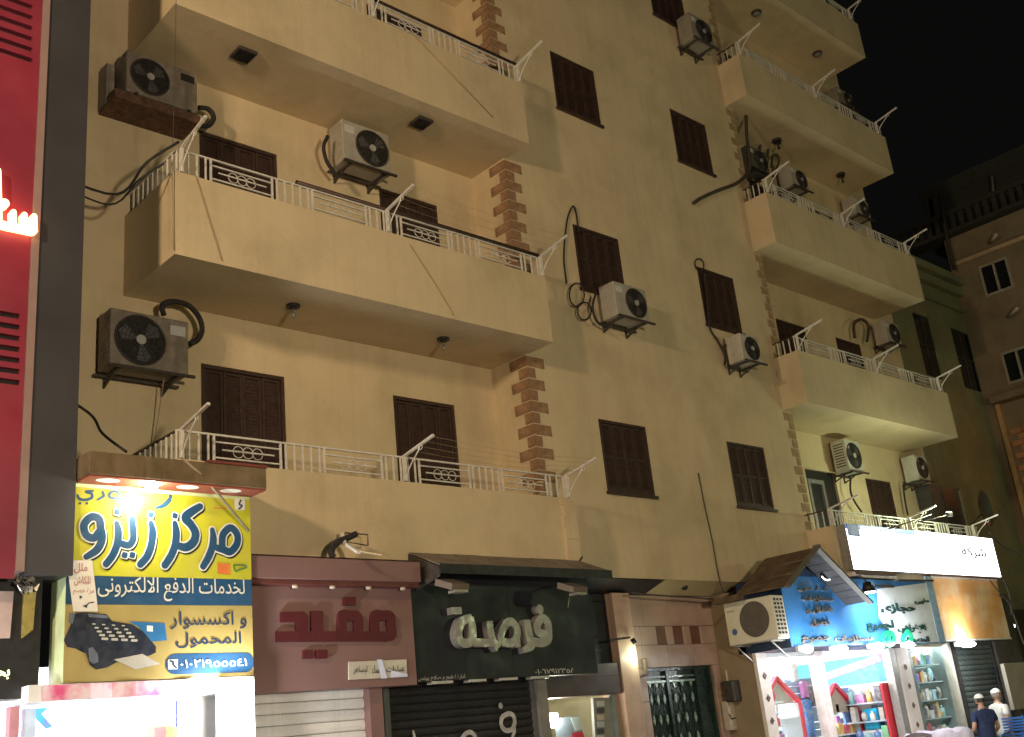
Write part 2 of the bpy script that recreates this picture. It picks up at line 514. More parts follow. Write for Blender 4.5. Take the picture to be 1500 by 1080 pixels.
# ---- ground
g = MB(); g.add([(-80, -80, 0), (120, -80, 0), (120, 90, 0), (-80, 90, 0)], [(0, 1, 2, 3)])
tag(g.build('street', ASPH, local=True), kind='structure')
g = MB()
g.box(-30, 23.6, 8.1, 14, 0.004, 0.13)
pv = g.build('pavement', PAVE, local=True); tag(pv, kind='structure')
g = MB(); g.box(0, 0.395, 0, 0.12, 0, 0.15); kerb_me = g.mesh('kerb_stone', CONC)
for i in range(100):
    place(kerb_me, 'kerb_stone', (-16 + i * 0.4, 7.975, 0.004), pv)

# ---- apartment building
def wall_holes(mb, x0, x1, z0, z1, y, t, holes, ends=True):
    """wall facing -Y with rectangular openings (x0,x1,z0,z1) and their reveals"""
    xs = sorted({x0, x1, *[h[0] for h in holes], *[h[1] for h in holes]})
    zs = sorted({z0, z1, *[h[2] for h in holes], *[h[3] for h in holes]})
    for a, b in zip(xs, xs[1:]):
        for c, d in zip(zs, zs[1:]):
            if any(h[0] <= (a + b) / 2 <= h[1] and h[2] <= (c + d) / 2 <= h[3] for h in holes): continue
            mb.add([(a, y, c), (b, y, c), (b, y, d), (a, y, d)], [(0, 1, 2, 3)])
    for a, b, c, d in holes:
        mb.add([(a, y, c), (b, y, c), (b, y, d), (a, y, d), (a, y + t, c), (b, y + t, c), (b, y + t, d), (a, y + t, d)],
               [(0, 4, 5, 1), (1, 5, 6, 2), (2, 6, 7, 3), (3, 7, 4, 0), (4, 7, 6, 5)])

bld = thing('apartment_building', 'cream night-lit apartment building with balconies at both ends and brown quoins over the shops', 'building', (4, 11.3, 0))

WIN = []   # windows of the middle wall
for bz in (5.10, 8.40, 11.72, 15.02, 18.3):
    for x0 in (12.0, 15.22):
        WIN.append((x0, x0 + 1.09, bz, bz + 1.13))
LD, RD = [], []
for s in SLAB[:5]:
    LD += [(5.87, 7.02, s + 0.16, s + 2.55), (8.72, 9.82, s + 0.16, s + 2.55)]
    RD += [(18.82, 19.92, s + 0.16, s + 2.45), (21.13, 22.2, s + 0.16, s + 2.45)]
TOP = 24.0
mb = MB(); wall_holes(mb, 10.6, 17.45, 3.82, TOP, W, 0.14, WIN)
mb.add([(10.6, W, 3.82), (10.6, DW, 3.66), (10.6, DW, TOP), (10.6, W, TOP)], [(0, 1, 2, 3)])
mb.add([(17.45, W, 3.82), (17.45, DW, 3.66), (17.45, DW, TOP), (17.45, W, TOP)], [(3, 2, 1, 0)])
mb.build('wall', CREAM, bld)
mb = MB(); wall_holes(mb, 2.6, 10.6, 3.83, TOP, DW, 0.12, LD); mb.build('wall', CREAM, bld)
mb = MB(); wall_holes(mb, 17.45, 24.1, 3.83, TOP, DW, 0.12, RD)
mb.add([(24.1, DW, 0), (24.1, 20, 0), (24.1, 20, TOP), (24.1, DW, TOP)], [(0, 1, 2, 3)])
mb.build('wall', CREAM, bld)
mb = MB(); mb.box(2.6, 24.1, 11.6, 20, TOP - 0.2, TOP); mb.build('roof', CONC, bld)
# soffit of the overhanging middle part (dips a little towards the entrance wall)
mb = MB(); mb.add([(13.05, W + .002, 3.818), (17.45, W + .002, 3.818), (17.45, EN, 3.665), (13.05, EN, 3.665)], [(3, 2, 1, 0)]); mb.build('soffit', SOFF, bld)

# balconies
for side, (x0, x1) in enumerate(((XL0, XL1), (XR0, XR1))):
    for i, (s, t) in enumerate(zip(SLAB, PTOP)):
        mb = MB()
        mb.box(x0, x1, F, DW + 0.02, s, s + 0.14)
        mb.box(x0, x1, F, F + 0.10, s + 0.14, t)
        mb.box(x0, x0 + 0.10, F + 0.10, DW + 0.02, s + 0.14, t)
        mb.box(x1 - 0.10, x1, F + 0.10, DW + 0.02, s + 0.14, t)
        if i == 0 and side == 0:
            # rough rendered pier at the end of the lowest parapet
            for k in range(12):
                z = s - 0.02 + k * 0.078
                mb.box(10.43 + random.uniform(-0.03, 0.01), 10.66 + random.uniform(-0.01, 0.02), F - 0.03 - random.random() * 0.012, F + 0.06, z, z + 0.079)
        mb.build('balcony', CREAM, bld)

# quoin stones
def quoin_mesh(l, r):
    h = 0.152; m = MB()
    if l: # wraps round the corner: left arm on the return wall, right arm on the front
        m.add([(-.012, -.012, 0), (r, -.012, 0), (r, -.012, h), (-.012, -.012, h), (-.012, l, 0), (-.012, l, h), (r, 0.01, 0), (r, 0.01, h), (0.01, l, 0), (0.01, l, h), (0.01, .01, 0), (0.01, .01, h)],
              [(0, 1, 2, 3), (4, 0, 3, 5), (1, 6, 7, 2), (8, 4, 5, 9), (3, 2, 7, 11), (3, 11, 9, 5), (0, 10, 6, 1), (0, 4, 8, 10)])
    else:
        m.bbox(-r, 0.012, -0.014, 0.01, 0, h, 0.004)
    return m.mesh('quoin', QUOIN)
ql = [quoin_mesh(a, b) for a, b in ((.33, .33), (.35, .31), (.31, .345), (.34, .35))]
qs = [quoin_mesh(a, b) for a, b in ((.15, .16), (.13, .175), (.17, .15), (.14, .14))]
rl, rs_ = quoin_mesh(0, 0.24), quoin_mesh(0, 0.13)
for _m in (rl, rs_):
    _m.materials.clear(); _m.materials.append(mat('faded_quoin_paint', (0.36, 0.25, 0.14), 0.85, 0.3, 6, 0.4, 40))
for fl in range(5):
    z = SLAB[fl] + 0.20 if fl else 4.05
    ztop = SLAB[fl + 1] - 0.02
    zz = ztop - 0.17; k = 0
    while zz > z:
        q_ = place(random.choice(ql) if k % 2 == 0 else random.choice(qs), 'quoin', (10.6, W, zz + random.uniform(-.004, .004)), bld)
        q_ = place(rl if k % 2 == 0 else rs_, 'quoin', (17.44, W, zz + random.uniform(-.005, .005)), bld); q_.scale = (random.uniform(.8, 1.15), 1, 1)
        zz -= 0.172; k += 1

# shuttered windows: four narrow leaves in a frame, each leaf with its louvres
def shutter(parent, x0, x1, z0, z1, y, leaves=4, name='window', m=WOODD, open_first=False):
    f = MB()
    f.box(x0, x0 + 0.045, y - 0.005, y + 0.07, z0, z1); f.box(x1 - 0.045, x1, y - 0.005, y + 0.07, z0, z1)
    f.box(x0 + 0.045, x1 - 0.045, y - 0.005, y + 0.07, z1 - 0.045, z1); f.box(x0 + 0.045, x1 - 0.045, y - 0.005, y + 0.07, z0, z0 + 0.045)
    fr = f.build(name, m, parent)
    if name == 'window':
        sl = MB(); sl.box(x0 - .03, x1 + .03, y - .05, y - .006, z0 - .045, z0 + .002); sl.build('sill', m, fr)
    w = (x1 - x0 - 0.1) / leaves
    h = z1 - z0 - 0.1
    L = MB(); st = 0.035
    L.box(0, st, 0, 0.03, 0, h); L.box(w - 0.006 - st, w - 0.006, 0, 0.03, 0, h)
    for zz in (0, h / 2 - st / 2, h - st): L.box(st, w - 0.006 - st, 0.001, 0.029, zz, zz + st)
    n = max(8, int(h / 0.045))
    for i in range(n):
        zc = st + (i + 0.5) * (h - 2 * st) / n
        L.add([(st, 0.010, zc - 0.026), (w - 0.006 - st, 0.010, zc - 0.026), (w - 0.006 - st, 0.020, zc + 0.026), (st, 0.020, zc + 0.026)], [(0, 1, 2, 3)])
    me = L.mesh('shutter_leaf', m)
    for i in range(leaves):
        dy = 0.022 if i in (0, leaves - 1) else 0.03
        if leaves == 4: dy += (0.012, 0, 0.008, 0.004)[i]
        place(me, 'shutter_leaf', (x0 + 0.05 + w * i + 0.003, y + dy - 0.012, z0 + 0.05), fr)
    return fr
for (a, b, c, d) in WIN: shutter(bld, a, b, c, d, W - 0.0)
for (a, b, c, d) in LD: shutter(bld, a, b, c, d, DW + 0.02, 4, 'balcony_door')
for k, (a, b, c, d) in enumerate(RD):
    if k == 0:
        fr = MB()
        fr.box(a, b, DW + 0.05, DW + 0.08, c, d); o = fr.build('balcony_door', BLACKP, bld)
        fr = MB(); fr.box(a + .04, a + .12, DW + .0, DW + .05, c, d - .2); fr.box(a + .55, a + .63, DW, DW + .05, c, d - .2); fr.box(a + .12, a + .55, DW, DW + .05, d - .28, d - .2)
        fr.build('door_frame', mat('greyish_door_frame', (.25, .25, .25), .5), o)
    else: shutter(bld, a, b, c, d, DW + 0.02, 4, 'balcony_door')

# ---- railings on the parapets
bal_me = {}
def baluster(h, m):
    k = (round(h, 3), m.name)
    if k not in bal_me:
        b = MB(); b.box(-0.009, 0.009, -0.009, 0.009, 0, h); bal_me[k] = b.mesh('baluster', m)
    return bal_me[k]
ring_me = MB().ring((0, 0, 0), 0.062, 0.0055, 'y', 16, 5).mesh('ring', WHITEM)
def railing(x0, x1, z, label, brown=False, h=0.32):
    y = F + 0.05
    t = thing('balcony_railing', label, 'railing', ((x0 + x1) / 2, y, z), 'white iron railings on the balcony parapets')
    w = MB(); w.box(x0 + .03, x1 - .03, y - .012, y + .012, z + h - .02, z + h)
    w.build('top_rail', WHITEM, t)
    if brown:
        w = MB(); w.tube([(x0 + (.03 if brown == 2 else 1.6), y + .0, z + h + .032), (x1 - .04, y + .0, z + h + .032)], 0.030, 8); w.build('handrail', BROWNM, t)
    me = baluster(h - .02, WHITEM)
    per = 1.36
    off = 0.45
    n = 4
    xs = []
    for i in range(n):
        a = x0 + off + per * i; b = a + 0.82
        if b > x1: break
        xs.append((a, b))
    for a, b in xs:
        p = MB()
        p.box(a, a + .022, y - .011, y + .011, z, z + h - .02); p.box(b - .022, b, y - .011, y + .011, z, z + h - .02)
        p.box(a + .022, b - .022, y - .009, y + .009, z + .055, z + .071); p.box(a + .022, b - .022, y - .009, y + .009, z + .225, z + .241)
        p.box(a + .10, b - .10, y - .020, y - .009, z + .141, z + .157)
        pn = p.build('ornament_panel', WHITEM, t)
        c = (a + b) / 2
        for k in (-1, 0, 1): place(ring_me, 'ring', (c + k * 0.115, y, z + 0.148), pn)
    gaps = [(x0 + .02, xs[0][0])] + [(xs[i][1], xs[i + 1][0]) for i in range(len(xs) - 1)] + [(xs[-1][1], x1 - .02)]
    for a, b in gaps:
        k = max(1, int((b - a) / 0.105))
        for i in range(k):
            if a < x0 + .1 and i == 0: place(me, 'baluster', (a + .02, y, z), t); continue
            xx = a + (b - a) * (i + (0.5 if a > x0 + .1 and b < x1 - .1 else 0.5)) / k
            place(me, 'baluster', (xx, y, z), t)
    # the return along the left end of the balcony
    sr = MB(); xl = x0 + .05
    sr.box(xl - .012, xl + .012, y + .012, DW - .02, z + h - .02, z + h); sr.build('side_rail', BROWNM if not brown else WHITEM, t)
    for k in range(9): place(me, 'baluster', (xl, y + .12 + k * .125, z), t)
    return t
where = ['lowest', 'second', 'third', 'fourth', 'fifth']
for i in range(5):
    railing(XL0, XL1, PTOP[i] + .002, 'white iron railing with rings on the %s balcony nearest the red tower' % where[i], (False, 1, 2, 2, 2)[i])
    railing(XR0, XR1, PTOP[i] + .002, 'white iron railing with rings on the %s balcony above the white light-box sign' % where[i], (False, False, False, False, 2)[i], 0.30)

# ---- clothesline arms bolted to the railings
def arm(x, z, label, grp):
    t = thing('clothes_dryer', label, 'clothesline support', (x, F - .01, z), grp)
    m = MB()
    m.bar((x, F + .04, z), (x, F - .57, z + .11), .032, .028); m.build('bar', WHITEM, t)
    m = MB(); m.tube(catmull([(x, F - .30, z + .055), (x, F - .27, z + .0), (x, F - .12, z - .12), (x, F - .012, z - .25), (x, F - .03, z - .28)], 5), 0.009, 6); m.build('brace', WHITEM, t)
    m = MB(); m.box(x - .02, x + .02, F - .012, F + .03, z - .30, z + .01); m.build('mounting_plate', WHITEM, t)
    m = MB(); m.ring((x, F - .32, z + .03), .028, .005, 'x', 12, 5); m.build('scroll', WHITEM, t)
    return t
pos = ['left end', 'middle', 'right end']
for i in range(5):
    for j, x in enumerate((XL0 + .08, 7.83, XL1 - .05)):
        arm(x, PTOP[i] + .31, 'white clothesline arm at the %s of the %s balcony near the red panel' % (pos[j], where[i]), 'clothesline arms on the railings')
    for j, x in enumerate((XR0 + .08, 20.1, XR1 - .3)):
        arm(x, PTOP[i] + .31, 'white clothesline arm at the %s of the %s balcony over the white shop sign' % (pos[j], where[i]), 'clothesline arms on the railings')
    # the lines themselves
    for side, (a, b) in enumerate(((7.83, XL1 - .05),)):
        if i > 1: break
        m = MB()
        for k in range(4):
            yy = F - .55 + k * .13; zz = PTOP[i] + .31 + .10 - k * .023
            m.tube([(a + (b - a) * q / 6, yy, zz - .05 * math.sin(pi * q / 6)) for q in range(7)], .0018, 4)
        tag(m.build('clothesline', TANW), ('thin clotheslines stretched along the %s balcony near the red panel' if side == 0 else 'thin clotheslines stretched along the %s balcony over the white sign') % where[i], 'clothesline', 'clotheslines')

# ---- lamps and fittings under the balconies
def soffit_lamp(x, y, z, style, label):
    t = thing('ceiling_lamp', label, 'lamp', (x, y, z - .02), 'unlit lamps under the balconies')
    if style == 'square':
        m = MB(); m.bbox(x - .13, x + .13, y - .13, y + .13, z - .05, z - .001, .01); m.build('housing', DARKM, t)
        m = MB(); m.box(x - .10, x + .10, y - .10, y + .10, z - .058, z - .0505); m.build('lens', DGLASS, t)
    elif style == 'bulb':
        m = MB(); m.cyl((x, y, z - .001), (x, y, z - .03), .085, 20); m.cyl((x, y, z - .03), (x, y, z - .055), .05, 16, .035); m.build('rose', BLACKP, t)
        m = MB(); m.cyl((x, y, z - .055), (x, y, z - .10), .018, 10); m.dome((x, y, z - .13), .032, .032, .04, 3.1, 12, 8); m.build('bulb', mat('dim_bulb_glass', (.20, .19, .17), .3), t)
    elif style == 'round':
        m = MB(); m.cyl((x, y, z - .001), (x, y, z - .06), .12, 20, .09); m.build('housing', DARKM, t)
        m = MB(); m.dome((x, y, z - .06), .085, .085, -.03, 1.57, 16, 4); m.build('lens', mat('dull_lens', (.2, .2, .17), .3), t)
    else:
        m = MB(); m.cyl((x, y, z - .001), (x, y, z - .05), .10, 14); m.cyl((x, y, z - .05), (x + .02, y, z - .17), .02, 8); m.dome((x + .02, y, z - .2), .035, .035, .045, 3.1, 10, 6)
        m.build('housing', BLACKP, t)
        m = MB(); m.box(x - .11, x + .13, y - .02, y + .04, z - .07, z - .05); m.build('reflector', BLACKP, t)
soffit_lamp(6.02, 10.40, SLAB[2], 'square', 'square dark lamp under the third balcony above the weathered air conditioner')
soffit_lamp(8.88, 10.41, SLAB[2], 'square', 'square dark lamp under the third balcony near its quoined end')
soffit_lamp(6.74, 10.60, SLAB[1], 'bulb', 'bare bulb on a black rose under the second balcony, further from the brown quoins')
soffit_lamp(9.13, 10.62, SLAB[1], 'bulb', 'bare bulb on a black rose under the second balcony, close to the brown quoins')
soffit_lamp(19.26, 10.55, SLAB[4], 'round', 'round lamp under the highest balcony in the photo, the one nearer the middle wall')
soffit_lamp(21.89, 10.61, SLAB[4], 'round', 'round lamp under the highest balcony in the photo, the one nearer the open sky')
soffit_lamp(19.28, 10.70, SLAB[3], 'stem', 'dark lamp with a stem under the fourth balcony above the coiled hoses')
soffit_lamp(21.98, 10.75, SLAB[3], 'stem', 'dark lamp with a stem under the fourth balcony near its outer end')

# ---- air conditioners
def ac(x0, x1, z0, z1, yb, label, fan='right', m=ACW, depth=.32, rz=0.0, tray=False, grille_side=False, fan_r=None, dark_top=False, cols=None):
    """outdoor unit whose back stands off the wall y=yb; built facing -Y about its own base, then turned"""
    w, h = x1 - x0, z1 - z0
    gap = .12
    t = thing('air_conditioner', label, 'air conditioner', ((x0 + x1) / 2, yb - gap - depth / 2, z0), 'outdoor air conditioner units', rz)
    d = depth / 2; W2 = w / 2
    LB = lambda mb, name, mt: mb.build(name, mt, t, local=True)
    c = MB(); c.bbox(-W2, W2, -d, d, 0, h, .015); LB(c, 'casing', m)
    r = fan_r or h * .41
    fx = (W2 - r - .05) if fan == 'right' else -(W2 - r - .06)
    g = MB(); g.disc((fx, -d - .003, h * .5), r * 1.02, 'y', 32); LB(g, 'fan_opening', BLACKP)
    g = MB()
    for k in range(1, 7): g.ring((fx, -d - .018, h * .5), r * k / 6.2, .0032, 'y', 28, 4)
    for k in range(8):
        a = pi * k / 8 + .2
        g.tube([(fx - r * math.cos(a), -d - .014, h * .5 - r * math.sin(a)), (fx + r * math.cos(a), -d - .014, h * .5 + r * math.sin(a))], .003, 4)
    g.ring((fx, -d - .006, h * .5), r * 1.02, .012, 'y', 32, 6)
    LB(g, 'fan_grille', DARKM)
    g = MB(); g.cyl((fx, -d - .012, h * .5), (fx, -d - .026, h * .5), r * .2, 16)
    LB(g, 'hub', mat('grey_hub', (.35, .34, .32), .5))
    g = MB()
    for k in range(3):
        a0 = 2 * pi * k / 3 + .4
        pts = [(fx + math.cos(a0 + q) * rr * r, -d - .008, h * .5 + math.sin(a0 + q) * rr * r) for q, rr in ((0, .2), (-.1, .85), (.35, .92), (.75, .8), (.6, .2))]
        g.add(pts, [(0, 1, 2, 3, 4)])
    LB(g, 'fan_blades', mat('fan_blade_grey', (.08, .08, .085), .45))
    # side louvres / service cover
    g = MB()
    for k in range(9):
        zz = h * (.16 + k * .085)
        g.box(-W2 - .004, -W2 + .001, -d + .05, d - .05, zz, zz + h * .03)
    LB(g, 'side_louvre', m if not grille_side else BLACKP)
    sx = -W2 + .04 if fan == 'right' else W2 - .04 - w * .2
    g = MB(); g.box(sx, sx + w * .2, -d - .0035, -d + .002, h * .70, h * .88); LB(g, 'label_plate', mat('faded_label', (.5, .5, .5), .5) if not tray else BLACKP)
    # brackets
    for s in (-1, 1):
        b = MB(); X = s * (W2 - .12)
        b.bar((X, -d - .04, -.02), (X, d + gap, -.02), .035, .03); b.bar((X, .02, -.04), (X, d + gap - .01, -.13), .022, .02); b.bar((X, d + gap - .012, -.14), (X, d + gap - .012, .05), .035, .02, (1, 0, 0))
        LB(b, 'bracket', DARKM if not rz else STEEL)
    if tray:
        b = MB(); b.box(-W2 - .15, W2 + .02, -d - .03, d + gap, -.16, -.045); LB(b, 'tray', RUST)
        b = MB(); b.box(-W2 - .16, -W2 - .06, d - .12, d + gap, -.12, h * .75); LB(b, 'backing_board', ACD)
    else:
        b = MB(); b.bar((-W2 - .03, -d - .05, -.028), (W2 + .05, -d - .05, -.028), .035, .03); LB(b, 'front_rail', DARKM); b = MB(); b.bar((-W2 - .03, d + .03, -.028), (W2 + .05, d + .03, -.028), .03, .03); LB(b, 'rear_rail', DARKM)
    return t

def acp(tl, br, yb, label, **k):
    yf = yb - .44
    a, b = at(*tl, Y=yf), at(*br, Y=yf)
    return ac(a.x, b.x, b.z, a.z, yb, label, **k)
ac(4.70, 5.62, 9.52, 10.10, DW, 'grimy boxy air conditioner on a rusty tray high beside the red panel', fan='left', m=ACD, tray=True)
ac(4.57, 5.49, 6.02, 6.68, DW, 'weathered air conditioner with a broad grey fan and black hose loop above the yellow sign', fan='left', m=ACD, fan_r=.285)
ac(7.81, 8.63, 9.56, 10.22, DW, 'pale air conditioner between the two doors on the second balcony', fan='right')
ac(12.28, 13.06, 7.84, 8.42, W, 'pale air conditioner hung under the shuttered window nearer the brown quoins, beside coiled cable', fan='right')
ac(15.53, 16.10, 7.64, 8.14, W, 'small grimy air conditioner hung under the second shuttered window of the middle wall', fan='right', m=mat('grimy_enamel', (.45, .42, .36), .5, .12, 6, dirt=.5, dirt_col=(.2, .15, .1), streak=.4))
ac(15.79, 16.50, 14.45, 15.05, W, 'dark air conditioner high on the middle wall seen from below on its bracket', fan='right', m=mat('dull_enamel', (.26, .23, .18), .5, .12, 6, dirt=.4))
ac(19.86, 20.54, 12.74, 13.24, DW, 'white air conditioner on the third balcony under the stemmed lamp', fan='right')
ac(22.55, 23.25, 12.76, 13.24, DW, 'pale air conditioner at the outer end of the third balcony', fan='right')
ac(18.3, 19.0, 12.70, 13.25, DW, 'dark air conditioner with coiled hoses next to the quoins under the fourth balcony', fan='right', m=mat('dark_enamel', (.10, .10, .085), .5))
ac(23.0, 23.75, 15.97, 16.47, DW, 'air conditioner at the sky end of the fourth balcony', fan='right', m=ACD)
ac(22.7, 23.35, 9.52, 10.06, DW, 'pale air conditioner at the outer end of the second balcony beside tangled hoses', fan='right')
ac(19.77, 20.36, 6.22, 6.88, DW, 'boxy white air conditioner with dark side louvres above the pale door', fan='right', m=mat('clean_enamel', (.42, .43, .38), .45, dirt=.35), grille_side=True, fan_r=.26)
ac(22.66, 23.20, 6.28, 6.84, DW, 'white air conditioner with a large round fan above the dark enclosure', fan='right', m=MATS['clean_enamel'])

# shop-level unit turned to face along the pavement
t = thing('air_conditioner', 'cream air conditioner with a street-side grid of holes beside the blue shop', 'air conditioner', (14.46, 10.02, 2.80), 'outdoor air conditioner units')
m = MB(); m.bbox(14.30, 14.62, 9.57, 10.47, 2.80, 3.45, .015); m.build('casing', mat('cream_enamel', (.66, .62, .50), .45, .05, 5, dirt=.2), t)
m = MB(); m.disc((14.297, 9.93, 3.14), .27, 'x', 32); m.build('fan_opening', mat('brown_grille', (.10, .085, .07), .6), t)
m = MB()
for k in range(1, 8): m.ring((14.29, 9.93, 3.14), .035 * k + .02, .0035, 'x', 28, 4)
m.build('fan_grille', mat('brown_grille2', (.19, .16, .13), .6), t)
m = MB(); m.box(0, .052, 0, .0065, 0, .036); hole_me = m.mesh('grille_hole', BLACKP)
for r_ in range(9):
    for c_ in range(3): place(hole_me, 'grille_hole', (14.35 + c_ * .085, 9.5655, 2.87 + r_ * .062), t)
m = MB(); m.disc((14.2975, 10.33, 3.0), .05, 'x', 16); m.build('badge', mat('blue_badge', (.06, .12, .35), .4), t)
m = MB(); m.box(14.2965, 14.3, 10.28, 10.42, 3.30, 3.33); m.build('label_plate', mat('grey_print', (.35, .4, .35), .5), t)
for y in (9.7, 10.35):
    m = MB(); m.bar((14.28, y, 2.785), (14.69, y, 2.785), .03, .025); m.bar((14.32, y, 2.77), (14.66, y, 2.55), .02, .02); m.build('bracket', STEEL, t)

# ---- hoses and cables
def cable(name, pts, r, m, label, cat, smooth=True, n=6):
    pts = [tuple(p) for p in pts]
    mb = MB(); mb.tube(catmull(pts, 6) if smooth and len(pts) > 2 else pts, r, n)
    return tag(mb.build(name, m), label, cat)
Yq = DW - .30
cable('hose', [at(*p, Y=Yq) for p in ((240, 462), (238, 448), (252, 442), (275, 447), (291, 464), (296, 482), (290, 497), (278, 504))], .035, HOSE, 'thick black hose looped over the weathered air conditioner above the yellow sign', 'hose')
cable('hose', [at(*p, Y=Yq) for p in ((291, 158), (305, 160), (313, 172), (305, 184), (290, 184))], .035, HOSE, 'thick black hose curling under the grimy boxy air conditioner', 'hose')
cable('hose', [at(*p, Y=W - .05) for p in ((1093, 170), (1094, 200), (1097, 225), (1097, 250), (1080, 268), (1050, 280), (1028, 290), (1016, 298))], .035, mat('brown_hose', (.055, .04, .025), .8), 'long dark hose sweeping down from the right quoins across the cream middle wall', 'hose')
cable('cable', [at(*p, Y=W - .03) for p in ((847, 340), (845, 318), (840, 302), (832, 318), (828, 345), (826, 380), (830, 415))], .014, HOSE, 'black cable looping over the left top corner of a shuttered window', 'cable')
for k, (cx, cy, rx, ry) in enumerate(((845, 432, 11, 17), (856, 456, 10, 13))):
    cable('cable_coil', [at(cx + rx * math.cos(a / 10 * 2 * pi), cy + ry * math.sin(a / 10 * 2 * pi), Y=W - .1) for a in range(11)], .013, HOSE, ('upper', 'lower')[k] + ' loop of black cable left of the air conditioner under the first shuttered window', 'cable coil')
cable('cable', [at(*p, Y=W - .03) for p in ((1020, 395), (1018, 384), (1024, 379), (1030, 384), (1031, 394))], .012, HOSE, 'small black loop of cable at the corner of the second shuttered window', 'cable')
cable('cable', [at(*p, Y=W - .06) for p in ((1031, 400), (1036, 440), (1040, 480), (1052, 500), (1062, 520), (1062, 535))], .016, HOSE, 'black pipe running down beside the second window to the small air conditioner', 'cable')
cable('cable', [at(*p, Y=W - .02) for p in ((1023, 693), (1032, 740), (1043, 790), (1053, 845), (1060, 868))], .010, CABLE, 'thin cable running down the cream middle wall to the entrance', 'cable')
cable('cable', [at(*p, Y=W - .05) for p in ((925, 868), (960, 872), (1010, 875), (1060, 876), (1095, 850))], .012, CABLE, 'black cable strung along the soffit over the entrance', 'cable')
cable('cable', [Vector((3.72, 10.6, 8.0)), at(170, 285, Y=10.4), at(215, 238, Y=10.1), at(262, 208, Y=9.97)], .016, HOSE, 'black cable sagging from the grey pillar up to the second balcony railing', 'cable')
cable('cable', [Vector((3.74, 10.6, 7.92)), at(160, 300, Y=10.4), at(205, 262, Y=10.1), at(240, 240, Y=9.97)], .011, HOSE, 'thinner black cable below the sagging one at the second balcony', 'cable')
cable('cable', [Vector((3.72, 10.5, 5.55)), at(130, 605, Y=10.3), at(150, 635, Y=10.1), at(185, 662, Y=9.8)], .014, HOSE, 'black cable dropping behind the grey pillar to the canopy of the yellow shop', 'cable')
cable('wire', [at(600, 45, Y=F - .012), at(722, 172, Y=F - .012)], .008, TANW, 'thin slanting wire on the front of the third balcony', 'wire')
cable('wire', [at(600, 358, Y=F - .012), at(640, 420, Y=F - .012), at(665, 462, Y=F - .012)], .007, TANW, 'thin slanting wire on the front of the second balcony', 'wire')
cable('wire', [at(252, 240, Y=F - .012), at(254, 366, Y=F - .012)], .007, TANW, 'thin wire hanging straight down the corner of the second balcony', 'wire')
cable('wire', [at(286, 255, Y=F - .012), at(306, 320, Y=F - .012), at(325, 382, Y=F - .012)], .007, TANW, 'thin wire slanting from the railing near the corner of the second balcony', 'wire')
cable('wire', [at(258, 0, Y=F - .5), at(256, 120, Y=F - .45), at(253, 210, Y=F - .4)], .0035, CABLE, 'thin string hanging from above in front of the grimy air conditioner', 'wire')
cable('wire', [at(240, 555, Y=DW - .3), at(232, 610, Y=DW - .2), at(222, 665, Y=DW - .1)], .006, TANW, 'thin string hanging under the weathered air conditioner', 'wire')
cable('hose', [at(*p, Y=DW - .25) for p in ((1112, 235), (1114, 212), (1120, 207), (1125, 215), (1124, 230))], .03, mat('brown_hose', (.05, .035, .02), .8), 'dark looped hose nearest the quoins under the fourth balcony', 'hose')
cable('hose', [at(*p, Y=DW - .25) for p in ((1130, 245), (1132, 230), (1138, 227), (1141, 236), (1136, 250))], .03, MATS['brown_hose'], 'dark looped hose nearer the white air conditioner on the third balcony', 'hose')
cable('hose', [at(*p, Y=DW - .25) for p in ((1252, 495), (1251, 475), (1262, 468), (1272, 478), (1270, 500))], .035, MATS['brown_hose'], 'dark tangled hose beside the air conditioner on the second balcony', 'hose')
cable('hose', [at(*p, Y=DW - .2) for p in ((1246, 700), (1246, 720), (1252, 735), (1262, 750))], .02, HOSE, 'black hose hanging under the boxy white air conditioner', 'hose')
cable('hose', [at(*p, Y=DW - .2) for p in ((1323, 710), (1326, 735), (1330, 755))], .02, HOSE, 'black hose beside the dark enclosure', 'hose')
cable('hose', [at(*p, Y=DW - .35) for p in ((480, 200), (474, 215), (478, 235), (486, 248), (494, 258))], .028, HOSE, 'dark hose bundle at the side of the pale air conditioner between the doors', 'hose')

cable('cable', [at(*p, Y=F - .04) for p in ((818, 823), (826, 828), (836, 826), (843, 831), (848, 824), (853, 816))], .014, HOSE, 'torn black cable end curling under the rough pier of the lowest balcony', 'cable')
cable('hose', [at(*p, Y=W - .12) for p in ((1062, 505), (1068, 515), (1070, 530), (1078, 538))], .022, HOSE, 'short dark pipe bundle at the side of the small grimy air conditioner', 'hose')
cable('hose', [at(*p, Y=W - .2) for p in ((872, 432), (868, 450), (874, 470), (888, 480))], .02, HOSE, 'dark pipe bundle at the side of the air conditioner beside the coiled cable', 'hose')

# ================================================================ neighbour with red and grey cladding (far left)
nb = thing('clad_building', 'red panelled shop tower with dark grey edge column beside the cream building', 'building', (0, 9.6, 0))
Yn = 9.55
slots = []
def slot_rows(y0, pitch, n, xr, th):
    for k in range(n):
        a = at(xr, y0 + k * pitch, Y=Yn); b = at(xr, y0 + k * pitch + th, Y=Yn)
        slots.append((a.x - 1.6, a.x, b.z, a.z))
slot_rows(8, 15.6, 6, 48, 6.5)
slot_rows(460, 16.2, 7, 29, 8)
slot_rows(-85, 15, 5, 52, 6.5)
mb = MB(); wall_holes(mb, -2.6, 3.242, at(20, 848, Y=Yn).z, 14, Yn, 0.07, slots); mb.build('red_panel', REDP, nb)
for s in slots:
    mb = MB(); mb.box(s[0] + .002, s[1] - .002, Yn + .05, Yn + .06, s[2] + .002, s[3] - .002); mb.build('slot_grille', BLACKP, nb)
mb = MB(); mb.box(3.245, 3.315, Yn - .02, Yn + .3, 3.50, 14); mb.build('light_trim', mat('pale_trim', (.30, .20, .185), .4, .05), nb)
